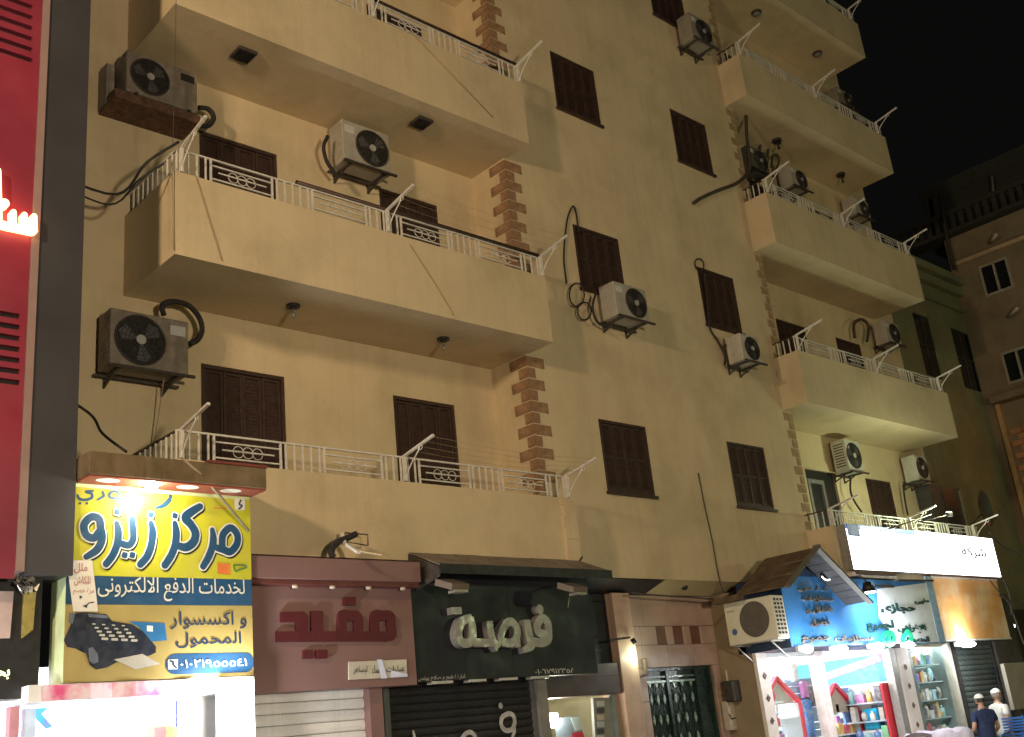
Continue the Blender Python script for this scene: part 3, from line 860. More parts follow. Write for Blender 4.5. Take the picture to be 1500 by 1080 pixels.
mb = MB(); mb.box(3.318, 3.735, Yn, 14, at(60, 842, Y=Yn).z, 14); mb.build('grey_column', GREYP, nb)
mb = MB(); mb.box(-2.6, 3.27, Yn + .11, 14, 3.52, 14); mb.build('wall', GREYP, nb)
# glowing letters
pen = Pen(0, 0, 1, Yn)
GLOW = emis('glowing_orange_letters', (1.0, 0.45, 0.20), 5.0)
mb = MB()
pen.stroke(mb, [(-30, 322), (0, 333), (22, 338), (46, 343)], 9, depth=.07, lift=.02)
for x, y in ((45, 322), (31, 320), (15, 316)): pen.stroke(mb, [(x, y), (x + .5, y + 18)], 8, depth=.073, lift=.02, smooth=False)
pen.stroke(mb, [(-8, 255), (-6, 325)], 9, depth=.071, lift=.02, smooth=False)
pen.blob(mb, 2, 303, 7, depth=.07, lift=.02, n=6)
mb.build('lettering', GLOW, nb)

# black shop sign at lower left
Yb = 9.78
bs = thing('shop_sign', 'black fascia with cut-off pale and gold letters at the bottom left corner', 'sign', (2.2, Yb, 2.4))
tl, br = at(62, 866, Y=Yb), at(60, 1022, Y=Yb)
mb = MB(); mb.box(-1.5, tl.x, Yb, Yb + .25, br.z, tl.z + .12); mb.build('board', mat('black_gloss_board', (.010, .010, .012), .5, .1), bs)
pen = Pen(0, 820, 4.154, Yb)
mb = MB(); pen.patch(mb, [(-60, 195), (75, 197), (52, 480), (-60, 482)], lift=.004, depth=.03); mb.build('lettering', mat('pale_pink_letter', (.55, .42, .42), .4), bs)
mb = MB(); pen.patch(mb, [(138, 205), (212, 200), (192, 430), (127, 480)], lift=.004, depth=.03); mb.build('lettering', mat('gold_letter', (.46, .38, .12), .35, metal=.3), bs)
GWL = emis('small_lit_lettering', (.85, .95, .45), 2.2)
lettering('بحر', at(-16, 997, Y=Yb), at(14, 981, Y=Yb), Yb, GWL, bs, depth=.01)
mb = MB(); mb.tube([(1.2, Yb - .03, tl.z + .10), (2.6, Yb - .03, tl.z + .10), (3.5, Yb - .1, tl.z + .12)], .012, 6); mb.build('conduit', CONC, bs)
# crumpled foil bundle over it
mb = MB()
for k in range(26):
    c = at(38 + random.uniform(-11, 11), 852 + random.uniform(-13, 11), Y=Yb - .12)
    v = [c + Vector((random.uniform(-.05, .05), random.uniform(-.05, .05), random.uniform(-.05, .05))) for _ in range(4)]
    mb.add(v, [(0, 1, 2), (0, 2, 3), (0, 3, 1), (1, 3, 2)])
tag(mb.build('foil_bundle', mat('crumpled_foil', (.4, .38, .34), .35, .3, 20, metal=.4)), 'crumpled foil bundle tied above the black fascia', 'bundle')

# shop below the black sign
sh = thing('lit_shop', 'white-lit shop front at the bottom left corner with pink post', 'shop', (2.2, 10, 0))
WHITEW = mat('white_shop_wall', (.82, .82, .84), .5, .04)
point('corner_shop_light', (2.3, 9.4, 2.2), 70, (.93, .97, 1), .15)
mb = MB(); mb.add([(-1.5, 10.0, 0.13), (3.2, 10.0, 0.13), (3.2, 10.0, 2.36), (-1.5, 10.0, 2.36)], [(0, 1, 2, 3)])
mb.build('back_wall', WHITEW, sh)
a = at(12, 1040, Y=9.85).x; b_ = at(26, 1040, Y=9.85).x
mb = MB(); mb.box(a, b_, 9.8, 9.9, .13, 2.42); mb.build('post', mat('pink_post', (.45, .2, .24), .5), sh)
mb = MB(); mb.box(b_ + .05, b_ + .14, 9.82, 9.9, .13, 2.40); mb.build('post', mat('pale_blue_post', (.5, .6, .75), .5), sh)
mb = MB(); mb.box(-1.5, a - .03, 9.93, 9.97, .13, 2.0); mb.build('green_shelf', mat('green_goods', (.05, .3, .08), .5), sh)
LEDW = emis('cool_white_lamp', (.93, .97, 1.0), 16)
mb = MB(); mb.box(.5, 3.1, 9.88, 9.94, 2.37, 2.41); mb.build('strip_lamp', LEDW, sh)

# ================================================================ yellow shop
Yy = 9.6
ys = thing('shop_sign', 'big yellow and navy hand-lettered shop sign with a payment terminal picture', 'sign', (4.6, Yy, 2.57))
X0, X1, Z0, Z1 = 3.70, 5.51, 2.575, 4.285
mb = MB(); mb.box(X0, X1, Yy + .012, Yy + .34, Z0, Z1 + .05); mb.build('box', SIGNW, ys)
zb1, zb0 = at(200, 845, Y=Yy).z, at(200, 886, Y=Yy).z
pcs = (('yellow_panel', YEL, zb1, Z1), ('navy_band', NAVY, zb0, zb1 - .002), ('ochre_panel', YELO, Z0, zb0 - .002))
for nme, m, a, b in pcs:
    mb = MB(); mb.box(X0, X1, Yy, Yy + .011, a, b); mb.build(nme, m, ys)
pen = Pen(90, 690, 5, Yy)
strokes = [  # hand-lettered title
    ([(1175, 560), (1180, 470), (1235, 418), (1283, 465), (1283, 535), (1235, 592), (1185, 578), (1140, 565, 46)], 50),
    ([(1102, 432, 34), (1110, 500), (1098, 570), (1070, 640), (1035, 700, 44)], 50),
    ([(1012, 262, 46), (950, 300), (905, 345, 60), (945, 395, 56), (978, 455), (965, 520, 58), (910, 560), (850, 548, 46)], 56),
    ([(828, 385, 36), (838, 450), (830, 540), (800, 620), (755, 690, 50)], 52),
    ([(652, 382, 36), (665, 450), (655, 540), (625, 625), (575, 685, 48)], 52),
    ([(515, 352, 44), (522, 430), (522, 500), (490, 545), (430, 530, 46)], 48),
    ([(402, 385, 36), (415, 450), (405, 540), (372, 620), (325, 682, 50)], 52),
    ([(285, 430), (272, 355), (215, 340), (163, 395), (178, 470), (235, 492), (285, 440), (292, 510), (255, 580), (180, 630, 44)], 56)]
dots = [(828, 330, 24), (652, 322, 24), (405, 302, 26), (460, 618, 26), (516, 618, 26)]
for lay, (grow, shift, m, lift) in enumerate(((9, (9, 12), BPRINT, .002), (10, (0, 0), WPRINT, .005), (0, (0, 0), NAVY, .008))):
    mb = MB()
    for i, (pts, w) in enumerate(strokes): pen.stroke(mb, pts, w, grow=grow, shift=shift, lift=lift + .0003 * i)
    for i, (x, y, r) in enumerate(dots): pen.blob(mb, x, y, r, grow=grow, shift=shift, lift=lift + .0025 + .0002 * i)
    mb.build('lettering', m, ys, label=('dark shadow of the big title', 'white outline of the big title', 'navy letters of the big title')[lay])
mb = MB()
pen.stroke(mb, [(118, 178, 16), (132, 205), (175, 212), (222, 196), (218, 165), (188, 158), (180, 150, 16), (232, 146, 14)], 21, lift=.003)
pen.stroke(mb, [(300, 152, 16), (308, 185), (262, 212, 14)], 20, lift=.0035)
pen.stroke(mb, [(418, 200), (388, 202), (352, 190), (360, 158), (400, 152), (425, 175), (428, 210), (400, 226, 14)], 20, lift=.004)
pen.stroke(mb, [(515, 170, 16), (510, 205), (430, 212)], 20, lift=.0045)
pen.stroke(mb, [(790, 212), (750, 250), (692, 272, 16)], 30, lift=.005)
for x, y in ((135, 238), (185, 238)): pen.blob(mb, x, y, 11, lift=.005)
pen.blob(mb, 797, 186, 17, lift=.005)
mb.build('lettering', NAVY, ys, label='small blue word above the big title')
# logos at the right of the yellow panel
mb = MB(); pen.patch(mb, [(1140, 675), (1235, 682), (1237, 760), (1142, 752)], lift=.003); mb.build('orange_logo', mat('orange_print', (.75, .2, .05), .5), ys)
mb = MB(); pen.stroke(mb, [(1262, 690), (1330, 690), (1355, 705), (1310, 720), (1275, 735), (1262, 700)], 12, lift=.003); mb.build('green_logo', mat('green_print', (.12, .22, .05), .5), ys)
mb = MB(); pen.blob(mb, 1305, 245, 50, lift=.003, n=4, rot=.78); mb.build('white_logo', WPRINT, ys)
mb = MB(); pen.stroke(mb, [(1312, 215), (1300, 245), (1320, 255), (1298, 280)], 10, lift=.006); mb.build('lettering', NAVYD, ys)
mb = MB(); pen.patch(mb, [(1115, 266), (1210, 272), (1210, 280), (1115, 275)], lift=.003); mb.build('orange_line', MATS['orange_print'], ys)
P = lambda x, y: at(90 + x / 5, 830 + y / 5, Y=Yy)
TXT = mat('cream_text_print', (.68, .66, .58), .5)
lettering('لخدمات الدفع الالكترونى', P(262, 250), P(1338, 95), Yy, TXT, ys, bold=.004, depth=.002)
lettering('و اكسسوار', P(795, 462), P(1352, 330), Yy, NAVYD, ys, bold=.012, depth=.002)
lettering('المحمول', P(838, 600), P(1312, 480), Yy, NAVYD, ys, bold=.012, depth=.002)
pen = Pen(90, 830, 5, Yy)
mb = MB(); pen.stroke(mb, [(830, 715), (1350, 703)], 138, lift=.003, smooth=False); 
pl = pen.P(1396, 700).x
mb.v = [(min(v[0], X1 - .003), v[1], v[2]) for v in mb.v]
mb.build('number_band', NAVY, ys)
lettering('٠١٠٢١٩٥٥٥٤١', P(868, 745), P(1355, 672), Yy - .004, TXT, ys, bold=.01, rtl=False, depth=.002)
mb = MB(); pen.patch(mb, [(778, 682), (850, 680), (850, 752), (778, 754)], lift=.007); mb.build('telephone_icon', TXT, ys)
mb = MB(); pen.stroke(mb, [(795, 695), (815, 700), (818, 722), (838, 742)], 14, lift=.010); mb.build('telephone_handset', NAVYD, ys)
# printed payment terminal
TERM = mat('terminal_black_print', (.02, .025, .04), .4, .3, 6)
TERG = mat('terminal_grey_print', (.12, .14, .18), .45, .2, 6)
mb = MB(); pen.patch(mb, [(490, 402), (755, 415), (772, 540), (655, 552), (560, 440)], lift=.0028); mb.build('bank_card_picture', mat('blue_card_print', (.03, .16, .36), .4), ys)
mb = MB(); pen.patch(mb, [(625, 432), (668, 436), (668, 478), (625, 474)], lift=.0036); mb.build('card_chip_picture', WPRINT, ys)
mb = MB(); pen.patch(mb, [(15, 540), (60, 440), (95, 345), (160, 335), (330, 350), (370, 400), (520, 425), (600, 480), (690, 585), (690, 630), (640, 655), (480, 660), (330, 740), (250, 755), (205, 720), (180, 640), (100, 600), (40, 590)], lift=.0045)
mb.build('terminal_picture', TERM, ys)
mb = MB(); pen.patch(mb, [(195, 600), (225, 590), (265, 640), (268, 700), (230, 715), (200, 690)], lift=.006); pen.patch(mb, [(55, 340), (100, 345), (80, 420), (50, 410)], lift=.0062); pen.patch(mb, [(190, 345), (330, 358), (345, 380), (200, 372)], lift=.0061)
mb.build('terminal_highlight', TERG, ys)
mb = MB(); pen.patch(mb, [(380, 682), (590, 640), (720, 715), (540, 755)], lift=.0066); mb.build('receipt_picture', mat('grey_paper_print', (.42, .40, .34), .5), ys)
mb = MB()
for r_ in range(5):
    for c_ in range(4):
        x = 235 + c_ * 72 + r_ * 20; y = 422 + r_ * 27 + c_ * 4
        s = 14 + r_ * 3.4
        pen.stroke(mb, [(x - s * .6, y), (x + s * .6, y + 1)], 9 + r_ * 2.2, lift=.0075, smooth=False)
mb.build('terminal_keys', mat('key_print', (.45, .45, .40), .5), ys)
# paper stuck on the left edge
pp = thing('paper_notice', 'narrow white paper notice with red handwriting taped over the yellow sign edge', 'notice', at(125, 900, Y=Yy - .02)[:])
pen2 = Pen(90, 830, 5, Yy - .012)
mb = MB(); pen2.patch(mb, [(80, -45), (225, -45), (268, 330), (85, 330), (50, 60)], depth=.002); mb.build('sheet', mat('white_paper', (.72, .68, .60), .8, .08, 5), pp)
REDI = mat('red_ink', (.35, .03, .03), .6)
for s_, a, b in (('ملل', (92, 50), (190, -25)), ('للكاش', (90, 140), (212, 72)), ('مرة خصم', (85, 208), (238, 160))):
    q0 = at(90 + a[0] / 5, 830 + a[1] / 5, Y=Yy - .014); q1 = at(90 + b[0] / 5, 830 + b[1] / 5, Y=Yy - .014)
    lettering(s_, q0, q1, Yy - .014, REDI, pp, bold=0, depth=.001, lift=.002)
mb = MB(); pen2.blob(mb, 140, 225, 12, lift=.004, depth=.0005); pen2.stroke(mb, [(160, 290), (185, 282), (200, 268), (235, 262)], 8, lift=.004); pen2.blob(mb, 178, 292, 12, lift=.005); mb.build('pen_scribble', NAVYD, pp)

# canopy over the sign
cn = thing('canopy', 'brown boxy canopy with red and white trim over the yellow sign', 'canopy', (4.6, 9.3, 4.32))
mb = MB(); mb.bbox(3.75, 5.53, 9.30, 9.98, 4.335, 4.545, .008); mb.build('box', mat('worn_brown_boarding', (.15, .105, .055), .8, .22, 5, .4, 30, dirt=.4, dirt_col=(.3, .22, .15), streak=.4), cn)
mb = MB(); mb.box(4.9, 5.54, 9.29, 9.6, 4.546, 4.572); mb.build('top_strip', mat('maroon_strip', (.2, .05, .04), .6), cn)
mb = MB(); mb.box(3.76, 5.525, 9.31, 9.6, 4.318, 4.334); mb.build('underside_board', mat('red_trim_board', (.24, .05, .03), .6, .15, 5, dirt=.3, dirt_col=(.5, .2, .1)), cn)
for px in (148, 210, 266, 330):
    c = at(px, 710 + (px - 148) * .072, Z=4.316)
    c.y = 9.42
    mb = MB(); mb.disc((c.x, c.y, 4.3165), .11, 'z', 20, .075); mb.build('white_oval', WPRINT, cn)
c = at(222, 713, Y=9.36)
lp = thing('sign_lamp', 'glaring white lamp over the top of the yellow sign', 'lamp', c[:])
mb = MB(); mb.dome(c, .055, .055, .055, 3.14, 16, 10); mb.build('bulb', emis('white_hot_bulb', (1.0, .97, .80), 60), lp)
mb = MB(); mb.cyl(c + Vector((0, .03, .05)), c + Vector((0, .12, .10)), .025, 10); mb.build('holder', BLACKP, lp)
point('sign_lamp_light', c + Vector((0, .02, -.05)), 42, (1, .95, .74), .06)
cable('pole', [at(268, 672, Y=9.28), at(300, 700, Y=9.32), at(364, 778, Y=9.56)], .014, mat('grey_brown_pole', (.28, .22, .15), .6), 'slanting grey pole leaning across the canopy onto the yellow sign', 'pole', smooth=False)

# pink floral valance and the bright shop inside
vs_ = thing('shop_valance', 'pink and white floral valance under the yellow sign', 'valance', (4.2, 9.62, 2.4))
a, b = at(62, 1018, Y=9.58), at(290, 1010, Y=9.58)
mb = MB()
n = 14
for i in range(n):
    x0_ = a.x + (b.x - a.x) * i / n; x1_ = a.x + (b.x - a.x) * (i + 1) / n
    y0_ = 9.58 + .015 * math.sin(i * 1.3); y1_ = 9.58 + .015 * math.sin((i + 1) * 1.3)
    mb.add([(x0_, y0_, 2.435), (x1_, y1_, 2.435), (x1_, y1_, 2.56), (x0_, y0_, 2.56)], [(0, 1, 2, 3)])
mb.build('cloth', mat('pink_floral_cloth', (.80, .62, .68), .7, .05, 4, col2=(.75, .10, .28), c2scale=5.0), vs_)
mb = MB(); mb.box(a.x - .1, X1 + .02, 9.62, 9.95, 2.43, 2.57); mb.build('box', WHITEW, vs_)
yr = thing('payment_shop', 'glaring white payment shop interior below the yellow sign', 'shop', (4.6, 11, 0))
mb = MB()
mb.add([(3.3, 12.6, .13), (5.62, 12.6, .13), (5.62, 12.6, 2.75), (3.3, 12.6, 2.75)], [(0, 1, 2, 3)])
mb.add([(3.3, 10, .13), (3.3, 12.6, .13), (3.3, 12.6, 2.75), (3.3, 10, 2.75)], [(0, 1, 2, 3)])
mb.add([(5.62, 10, .13), (5.62, 12.6, .13), (5.62, 12.6, 2.75), (5.62, 10, 2.75)], [(3, 2, 1, 0)])
mb.add([(3.3, 10, 2.75), (5.62, 10, 2.75), (5.62, 12.6, 2.75), (3.3, 12.6, 2.75)], [(0, 1, 2, 3)])
mb.build('room_wall', WHITEW, yr)
mb = MB(); mb.box(4.95, 5.60, 9.99, 10.04, .13, 2.57); mb.build('white_panel', WHITEW, yr)
mb = MB(); mb.box(3.5, 5.3, 10.5, 10.62, 2.66, 2.70); mb.build('ceiling_lamp', emis('shop_tube', (.95, .98, 1), 12), yr)
x0_, x1_ = at(178, 1070, Y=11.5).x, at(268, 1070, Y=11.5).x
mb = MB(); mb.box(x0_, x1_, 11.4, 11.5, .13, at(200, 1066, Y=11.4).z); mb.build('wooden_cupboard', mat('ochre_cupboard', (.42, .33, .14), .5, .2, 3), yr)
mb = MB(); mb.box(x0_ + .3, x0_ + .42, 11.36, 11.399, .13, at(200, 1068, Y=11.4).z); mb.build('cupboard_post', mat('red_post', (.35, .08, .08), .5), yr)
mb = MB(); q = at(266, 1045, Y=10.1); mb.box(q.x - .06, q.x + .05, 10.1, 10.13, q.z - .12, q.z + .12); mb.build('blue_poster', mat('blue_poster_print', (.05, .07, .5), .5), yr)
pen = Pen(0, 780, 3.571, 9.98)
mb = MB(); pen.patch(mb, [(155, 925), (255, 915), (215, 950), (275, 1015), (240, 1030), (165, 955)], depth=.01); mb.build('cyan_sticker', mat('cyan_sticker_print', (.10, .5, .8), .5, .1, 5, col2=(.3, .3, .7), c2scale=8), yr)
c = at(330, 1024, Y=9.5)
lp = thing('glare_panel', 'white lamp, its face stretched as glare, below the bottom right corner of the yellow sign', 'lamp', c[:])
mb = MB(); mb.bbox(5.14, 5.48, 9.52, 9.58, 1.25, 2.56, .03); mb.build('lamp_face', emis('glare_lamp', (1, 1, 1), 9), lp)  # lamp face made tall; it stands in for the spreading glare
mb = MB(); mb.box(5.13, 5.49, 9.585, 9.64, 1.24, 2.565); mb.build('housing', WHITEW, lp)
point('payment_shop_light', (4.4, 11.0, 2.3), 260, (.93, .97, 1), .2)
point('shop_lamp_light', c + Vector((0, -.12, -.02)), 110, (.95, .97, 1), .08)

# ================================================================ pink shop
Yp = 9.85
A = lambda x, y, Y=Yp: at(x, y, Y=Y)
pk = thing('shop_sign', 'dusty pink fascia with thick maroon letters', 'sign', (6.7, Yp, 2.4))
xa, xb = 5.54, A(606, 930).x
zt, zb = A(480, 856).z, A(480, 1010).z
mb = MB(); mb.box(xa, xb, Yp, Yp + .2, zb, zt); mb.build('board', PINKC, pk)
z1, z0 = at(480, 818, Y=9.66).z, at(480, 849, Y=9.66).z
mb = MB(); mb.bbox(xa - .02, xb + .01, 9.66, 10.0, z0, z1, .006); mb.build('header', PINKC, pk)
mb = MB(); mb.box(xa, xb, 9.70, Yp + .1, z0 - .05, z0 - .001); mb.build('recess_strip', mat('dark_maroon_strip', (.12, .035, .03), .5), pk)
for k, px in enumerate((437, 492, 545, 595)):
    c = at(px, 853, Y=9.69); zz = z0 - .05
    mb = MB(); mb.cyl((c.x, 9.76, zz + .004), (c.x, 9.76, zz - .028), .035, 12, .028); mb.build('downlight', mat('cream_downlight', (.6, .5, .4), .4), pk)
def word(pen, items, m, parent, depth, lift=.02, step=.0008):
    mb = MB()
    for i, (kind, *a) in enumerate(items):
        if kind == 's': pen.stroke(mb, a[0], a[1], lift=lift, depth=depth + step * i, closed=(len(a) > 2 and a[2]), square=True)
        elif kind == 'l': pen.stroke(mb, a[0], a[1], lift=lift, depth=depth + step * i, square=True, smooth=False)
        elif kind == 'p': pen.patch(mb, a[0], lift=lift, depth=depth + step * i)
        elif kind == 'b': pen.blob(mb, a[0], a[1], a[2], lift=lift, depth=depth + step * i, n=6)
    return mb.build('lettering', m, parent)
pen = Pen(370, 860, 6, Yp)
word(pen, [('l', [(205, 440), (1150, 438)], 78), ('s', [(1150, 438), (1205, 425), (1200, 340), (1190, 262), (1110, 258), (1062, 262), (1058, 420)], 72),
           ('s', [(905, 430), (915, 340), (900, 262), (835, 258), (775, 262), (772, 425)], 74), ('l', [(548, 230), (552, 425)], 98),
           ('p', [(235, 225), (420, 220), (465, 255), (462, 420), (370, 420), (365, 312), (235, 312)])], MAROON, pk, .03)
word(pen, [('p', [(787, 95), (887, 92), (885, 165), (783, 165)]), ('p', [(432, 560), (512, 556), (512, 632), (430, 635)]), ('p', [(545, 556), (636, 556), (634, 632), (543, 634)])], MAROON, pk, .03)
# small plate on it
pt = thing('name_plate', 'small pale plate with dark lettering low on the pink fascia', 'sign', A(550, 984)[:])
penp = Pen(370, 860, 6, Yp - .003)
mb = MB(); penp.patch(mb, [(838, 660), (1345, 638), (1350, 790), (838, 818)], lift=.006, depth=.012); mb.build('plate', mat('pale_plate', (.50, .46, .40), .3, .1, 6), pt)
for s_, a_, b_ in (('لبساهر', (875, 770), (995, 695)), ('النساء', (1040, 765), (1140, 685)), ('عباءات', (1165, 762), (1320, 690))):
    lettering(s_, penp.P(*a_), penp.P(*b_), Yp - .024, BPRINT, pt, bold=.01, depth=.001)
mb = MB(); penp.patch(mb, [(1078, 640), (1125, 640), (1170, 805), (1118, 808)], lift=.026, depth=.001); penp.patch(mb, [(1205, 735), (1350, 768), (1350, 790), (1195, 800)], lift=.0262, depth=.001)
mb.build('tape', mat('bluish_tape', (.62, .66, .95), .25), pt)
# lamp bracket on the header, twisted
br_ = thing('lamp_bracket', 'bent white lamp bracket with black cables above the pink fascia', 'bracket', at(510, 800, Y=9.9)[:])
q = lambda x, y, Y: at(400 + x / 3.571, 780 + y / 3.571, Y=Y)
mb = MB(); mb.bar(q(360, 5, 9.85), q(375, 55, 9.75), .035, .02); mb.bar(q(385, 62, 9.7), q(450, 105, 9.45), .05, .03); mb.build('white_bar', WHITEM, br_)
mb = MB(); mb.tube([q(375, 2, 9.9), q(495, 12, 9.75), q(497, 68, 9.75)], .008, 6); mb.tube([q(495, 68, 9.75), q(380, 50, 9.8)], .006, 6); mb.build('wire_frame', DARKM, br_)
mb = MB(); mb.tube(catmull([q(435, 8, 9.8), q(390, 30, 9.8), q(350, 45, 9.78), q(315, 75, 9.75), q(305, 110, 9.72), q(318, 130, 9.7)], 5), .035, 8); mb.build('black_wrapping', HOSE, br_)
mb = MB(); mb.bar(q(450, 100, 9.45), q(570, 120, 9.3), .03, .015); mb.build('reflector', mat('translucent_plate', (.45, .36, .22), .4), br_)

# roller shutters: every slat its own piece
def roller(name, label, x0, x1, z0, z1, y, m, pitch=.105, guide=None):
    t = thing(name, label, 'roller shutter', ((x0 + x1) / 2, y, z0))
    w = x1 - x0
    s = MB()
    prof = [(0, 0), (-.012, .012), (-.020, pitch * .45), (-.012, pitch - .018), (0, pitch - .006), (.012, pitch - .004), (.012, 0)]
    vs = [(-w / 2, y_, z_) for y_, z_ in prof] + [(w / 2, y_, z_) for y_, z_ in prof]
    k = len(prof)
    s.add(vs, [(i, i + 1, k + i + 1, k + i) for i in range(k - 1)] + [tuple(reversed(range(k))), tuple(range(k, 2 * k))])
    me = s.mesh('slat', m)
    z = z1 - pitch
    while z > z0 - .02:
        place(me, 'slat', ((x0 + x1) / 2, y, z), t); z -= pitch
    bk = MB(); bk.box(x0 - .06, x1 + .06, y + .016, y + .03, z0, z1 + .01); bk.build('backing_sheet', BLACKP, t)  # unseen sheet, added to block light leaking between the slats
    for xx in (x0 - .035, x1 + .035):
        g = MB(); g.box(xx - .033, xx + .033, y - .04, y + .04, z0, z1 + .02); g.build('guide_rail', guide or STEEL, t)
    return t
ypk = 10.15
roller('roller_shutter', 'white roller shutter closed under the pink fascia', 5.70, at(538, 1040, Y=ypk).x - .04, .13, zb + .03, ypk, mat('white_slats', (.74, .74, .74), .35, .04, 8, dirt=.15), .112)
mb = MB(); x_ = at(540, 1040, Y=10.05).x; mb.box(x_, at(559, 1040, Y=10.05).x, 10.02, 10.3, .13, zb - .002); mb.build('pilaster', PINKC, bld)

# ================================================================ green shop
Yg = 9.9
A = lambda x, y, Y=Yg: at(x, y, Y=Y)
gr = thing('shop_sign', 'dark green fascia with raised grey letters', 'sign', (9.2, Yg, 2.5))
xa, xb = A(604, 930).x + .012, 10.64
zb2 = A(720, 994).z; zt2 = 3.80
mb = MB(); mb.box(xa, A(745, 900).x - .002, Yg, Yg + .12, zb2, zt2); mb.build('board', GREENB, gr)
mb = MB(); mb.box(A(745, 900).x + .002, xb, Yg, Yg + .12, zb2, zt2); mb.build('board', GREENB, gr)
pen = Pen(600, 870, 5, Yg)
LET = mat('grey_metal_letters', (.26, .25, .24), .35, .08, 6, metal=.15)
word(pen, [('s', [(980, 300, 44), (972, 225), (930, 188), (895, 235), (905, 290), (950, 305), (978, 300), (972, 345), (925, 366), (868, 360)], 46),
           ('s', [(818, 205, 42), (828, 280), (842, 345), (850, 385), (795, 420, 30)], 52),
           ('s', [(632, 365), (628, 310), (660, 235), (705, 215), (745, 265), (740, 330), (700, 368), (640, 362)], 46),
           ('s', [(545, 215, 42), (552, 290), (570, 350), (605, 400, 50)], 44), ('s', [(745, 350), (752, 395, 34)], 44),
           ('l', [(430, 366), (575, 368)], 44),
           ('s', [(405, 190), (345, 210), (315, 290), (330, 355), (375, 372), (415, 340), (418, 260), (402, 190)], 48)], LET, gr, .075, .03, .0015)
word(pen, [('l', [(275, 135), (335, 132)], 40), ('b', 912, 122, 26)], LET, gr, .075, .03)
SMT = mat('small_grey_print', (.50, .50, .46), .5)
lettering('ادارة / فتح م صلاح يونس', pen.P(60, 650), pen.P(402, 588), Yg, SMT, gr, bold=.0, depth=.002)
lettering('٠١٠٦٧٩١٢٣٥٨', pen.P(920, 592), pen.P(1205, 540), Yg, SMT, gr, bold=.008, rtl=False, depth=.002)
for px0, px1 in ((170, 310), (440, 555), (665, 785), (900, 1018)):
    a, b = pen.P(px0, 690), pen.P(px1, 630)
    mb = MB(); mb.box(a.x, b.x, Yg - .02, Yg + .10, zb2 - .03, zb2 - .002); mb.build('light_bar', mat('unlit_light_bar', (.42, .42, .40), .4), gr)
# awning of sheet panels
aw = thing('awning', 'worn grey-brown sheet awning over the dark green fascia', 'awning', (9.2, 9.7, 3.6))
AWM = mat('weathered_sheet', (.17, .135, .11), .6, .2, 4, .2, 20, dirt=.4, dirt_col=(.3, .25, .2), streak=.5)
xs_ = [7.78, at(676, 820, Y=9.8).x, 8.9, 9.72, 10.62]
z_t, z_f = at(700, 814, Y=9.98).z, at(720, 842, Y=9.42).z + .10
for i in range(4):
    a, b = xs_[i] + .006, xs_[i + 1] - .006
    dz = .004 * (i % 2)
    mb = MB(); mb.poly([(a, 9.985, z_t + dz), (b, 9.985, z_t + dz), (b, 9.44, z_f + dz), (a, 9.44, z_f + dz)], (0, 0, -.012)); mb.build('sheet_panel', AWM, aw)
mb = MB(); mb.box(7.78, 10.62, 9.425, 9.438, z_f - .10, z_f + .012); mb.build('fascia_strip', mat('dark_green_strip', (.018, .018, .022), .5), aw)
mb = MB(); mb.poly([(7.77, 9.985, z_t - .02), (7.77, 9.44, z_f - .02), (7.77, 9.44, z_f - .13), (7.77, 9.985, z_f - .25)], (.01, 0, 0)); mb.build('end_cheek', DARKM, aw)
for k, (px, py) in enumerate(((662, 852), (838, 857))):
    c = at(px, py, Y=9.4)
    t = thing('floodlight', ('unlit boxy floodlight under the left half of the sheet awning', 'unlit boxy floodlight at the right end of the sheet awning')[k], 'floodlight', c[:], 'unlit floodlights of the green shop')
    mb = MB(); mb.poly([c + Vector((-.17, .08, .04)), c + Vector((.10, .08, .04)), c + Vector((.17, -.10, -.04)), c + Vector((-.08, -.10, -.04))], (0, .02, -.07)); mb.build('housing', mat('tan_lamp_housing', (.13, .10, .08), .6), t)
    mb = MB(); mb.box(c.x - .05, c.x + .14, c.y - .1, c.y + .02, c.z - .135, c.z - .105); mb.build('lens', mat('pale_lens', (.22, .21, .19), .3), t)
    mb = MB(); mb.tube([c + Vector((0, .05, 0)), (c.x, 9.9, c.z + .05)], .015, 6); mb.build('arm', DARKM, t)
cable('cable', [at(835, 868, Y=9.85), at(832, 890, Y=9.87)], .006, SMT, 'thin pale cable dangling on the dark green fascia', 'cable', smooth=False)

yg2 = 10.2
xg0, xg1 = at(562, 1040, Y=yg2).x + .06, at(780, 1040, Y=yg2).x - .03
rs = roller('roller_shutter', 'black roller shutter with sprayed white letters under the green fascia', xg0, xg1, .13, zb2 + .06, yg2, mat('black_slats', (.022, .022, .024), .4, .2, 8, dirt=.3, dirt_col=(.06, .06, .06)), .088, mat('dark_guide', (.10, .10, .11), .4))
pen = Pen(600, 870, 5, yg2)
SPR = mat('spray_paint', (.42, .42, .43), .7, .25, 12)
mb = MB()
pen.stroke(mb, [(710, 880), (668, 905), (660, 960), (690, 1000), (735, 995), (758, 945), (745, 890), (710, 878)], 26, lift=.028)
pen.stroke(mb, [(752, 960), (755, 1010), (735, 1060, 14)], 22, lift=.029); pen.blob(mb, 655, 822, 16, lift=.028, n=6)
mb.build('sprayed_lettering', SPR, rs); mb = MB()
pen.stroke(mb, [(370, 1065), (395, 1030), (430, 1015), (462, 1035), (470, 1075), (420, 1100), (360, 1090)], 26, lift=.029)
mb.build('sprayed_lettering', SPR, rs); mb = MB()
pen.stroke(mb, [(15, 1010, 14), (25, 1060), (20, 1110)], 22, lift=.030)
mb.build('sprayed_lettering', SPR, rs)
mb = MB(); mb.box(7.4, xg0 - .07, 10.12, 10.34, .13, zb2 + .03); mb.build('pilaster', MATS['dark_guide'], bld)
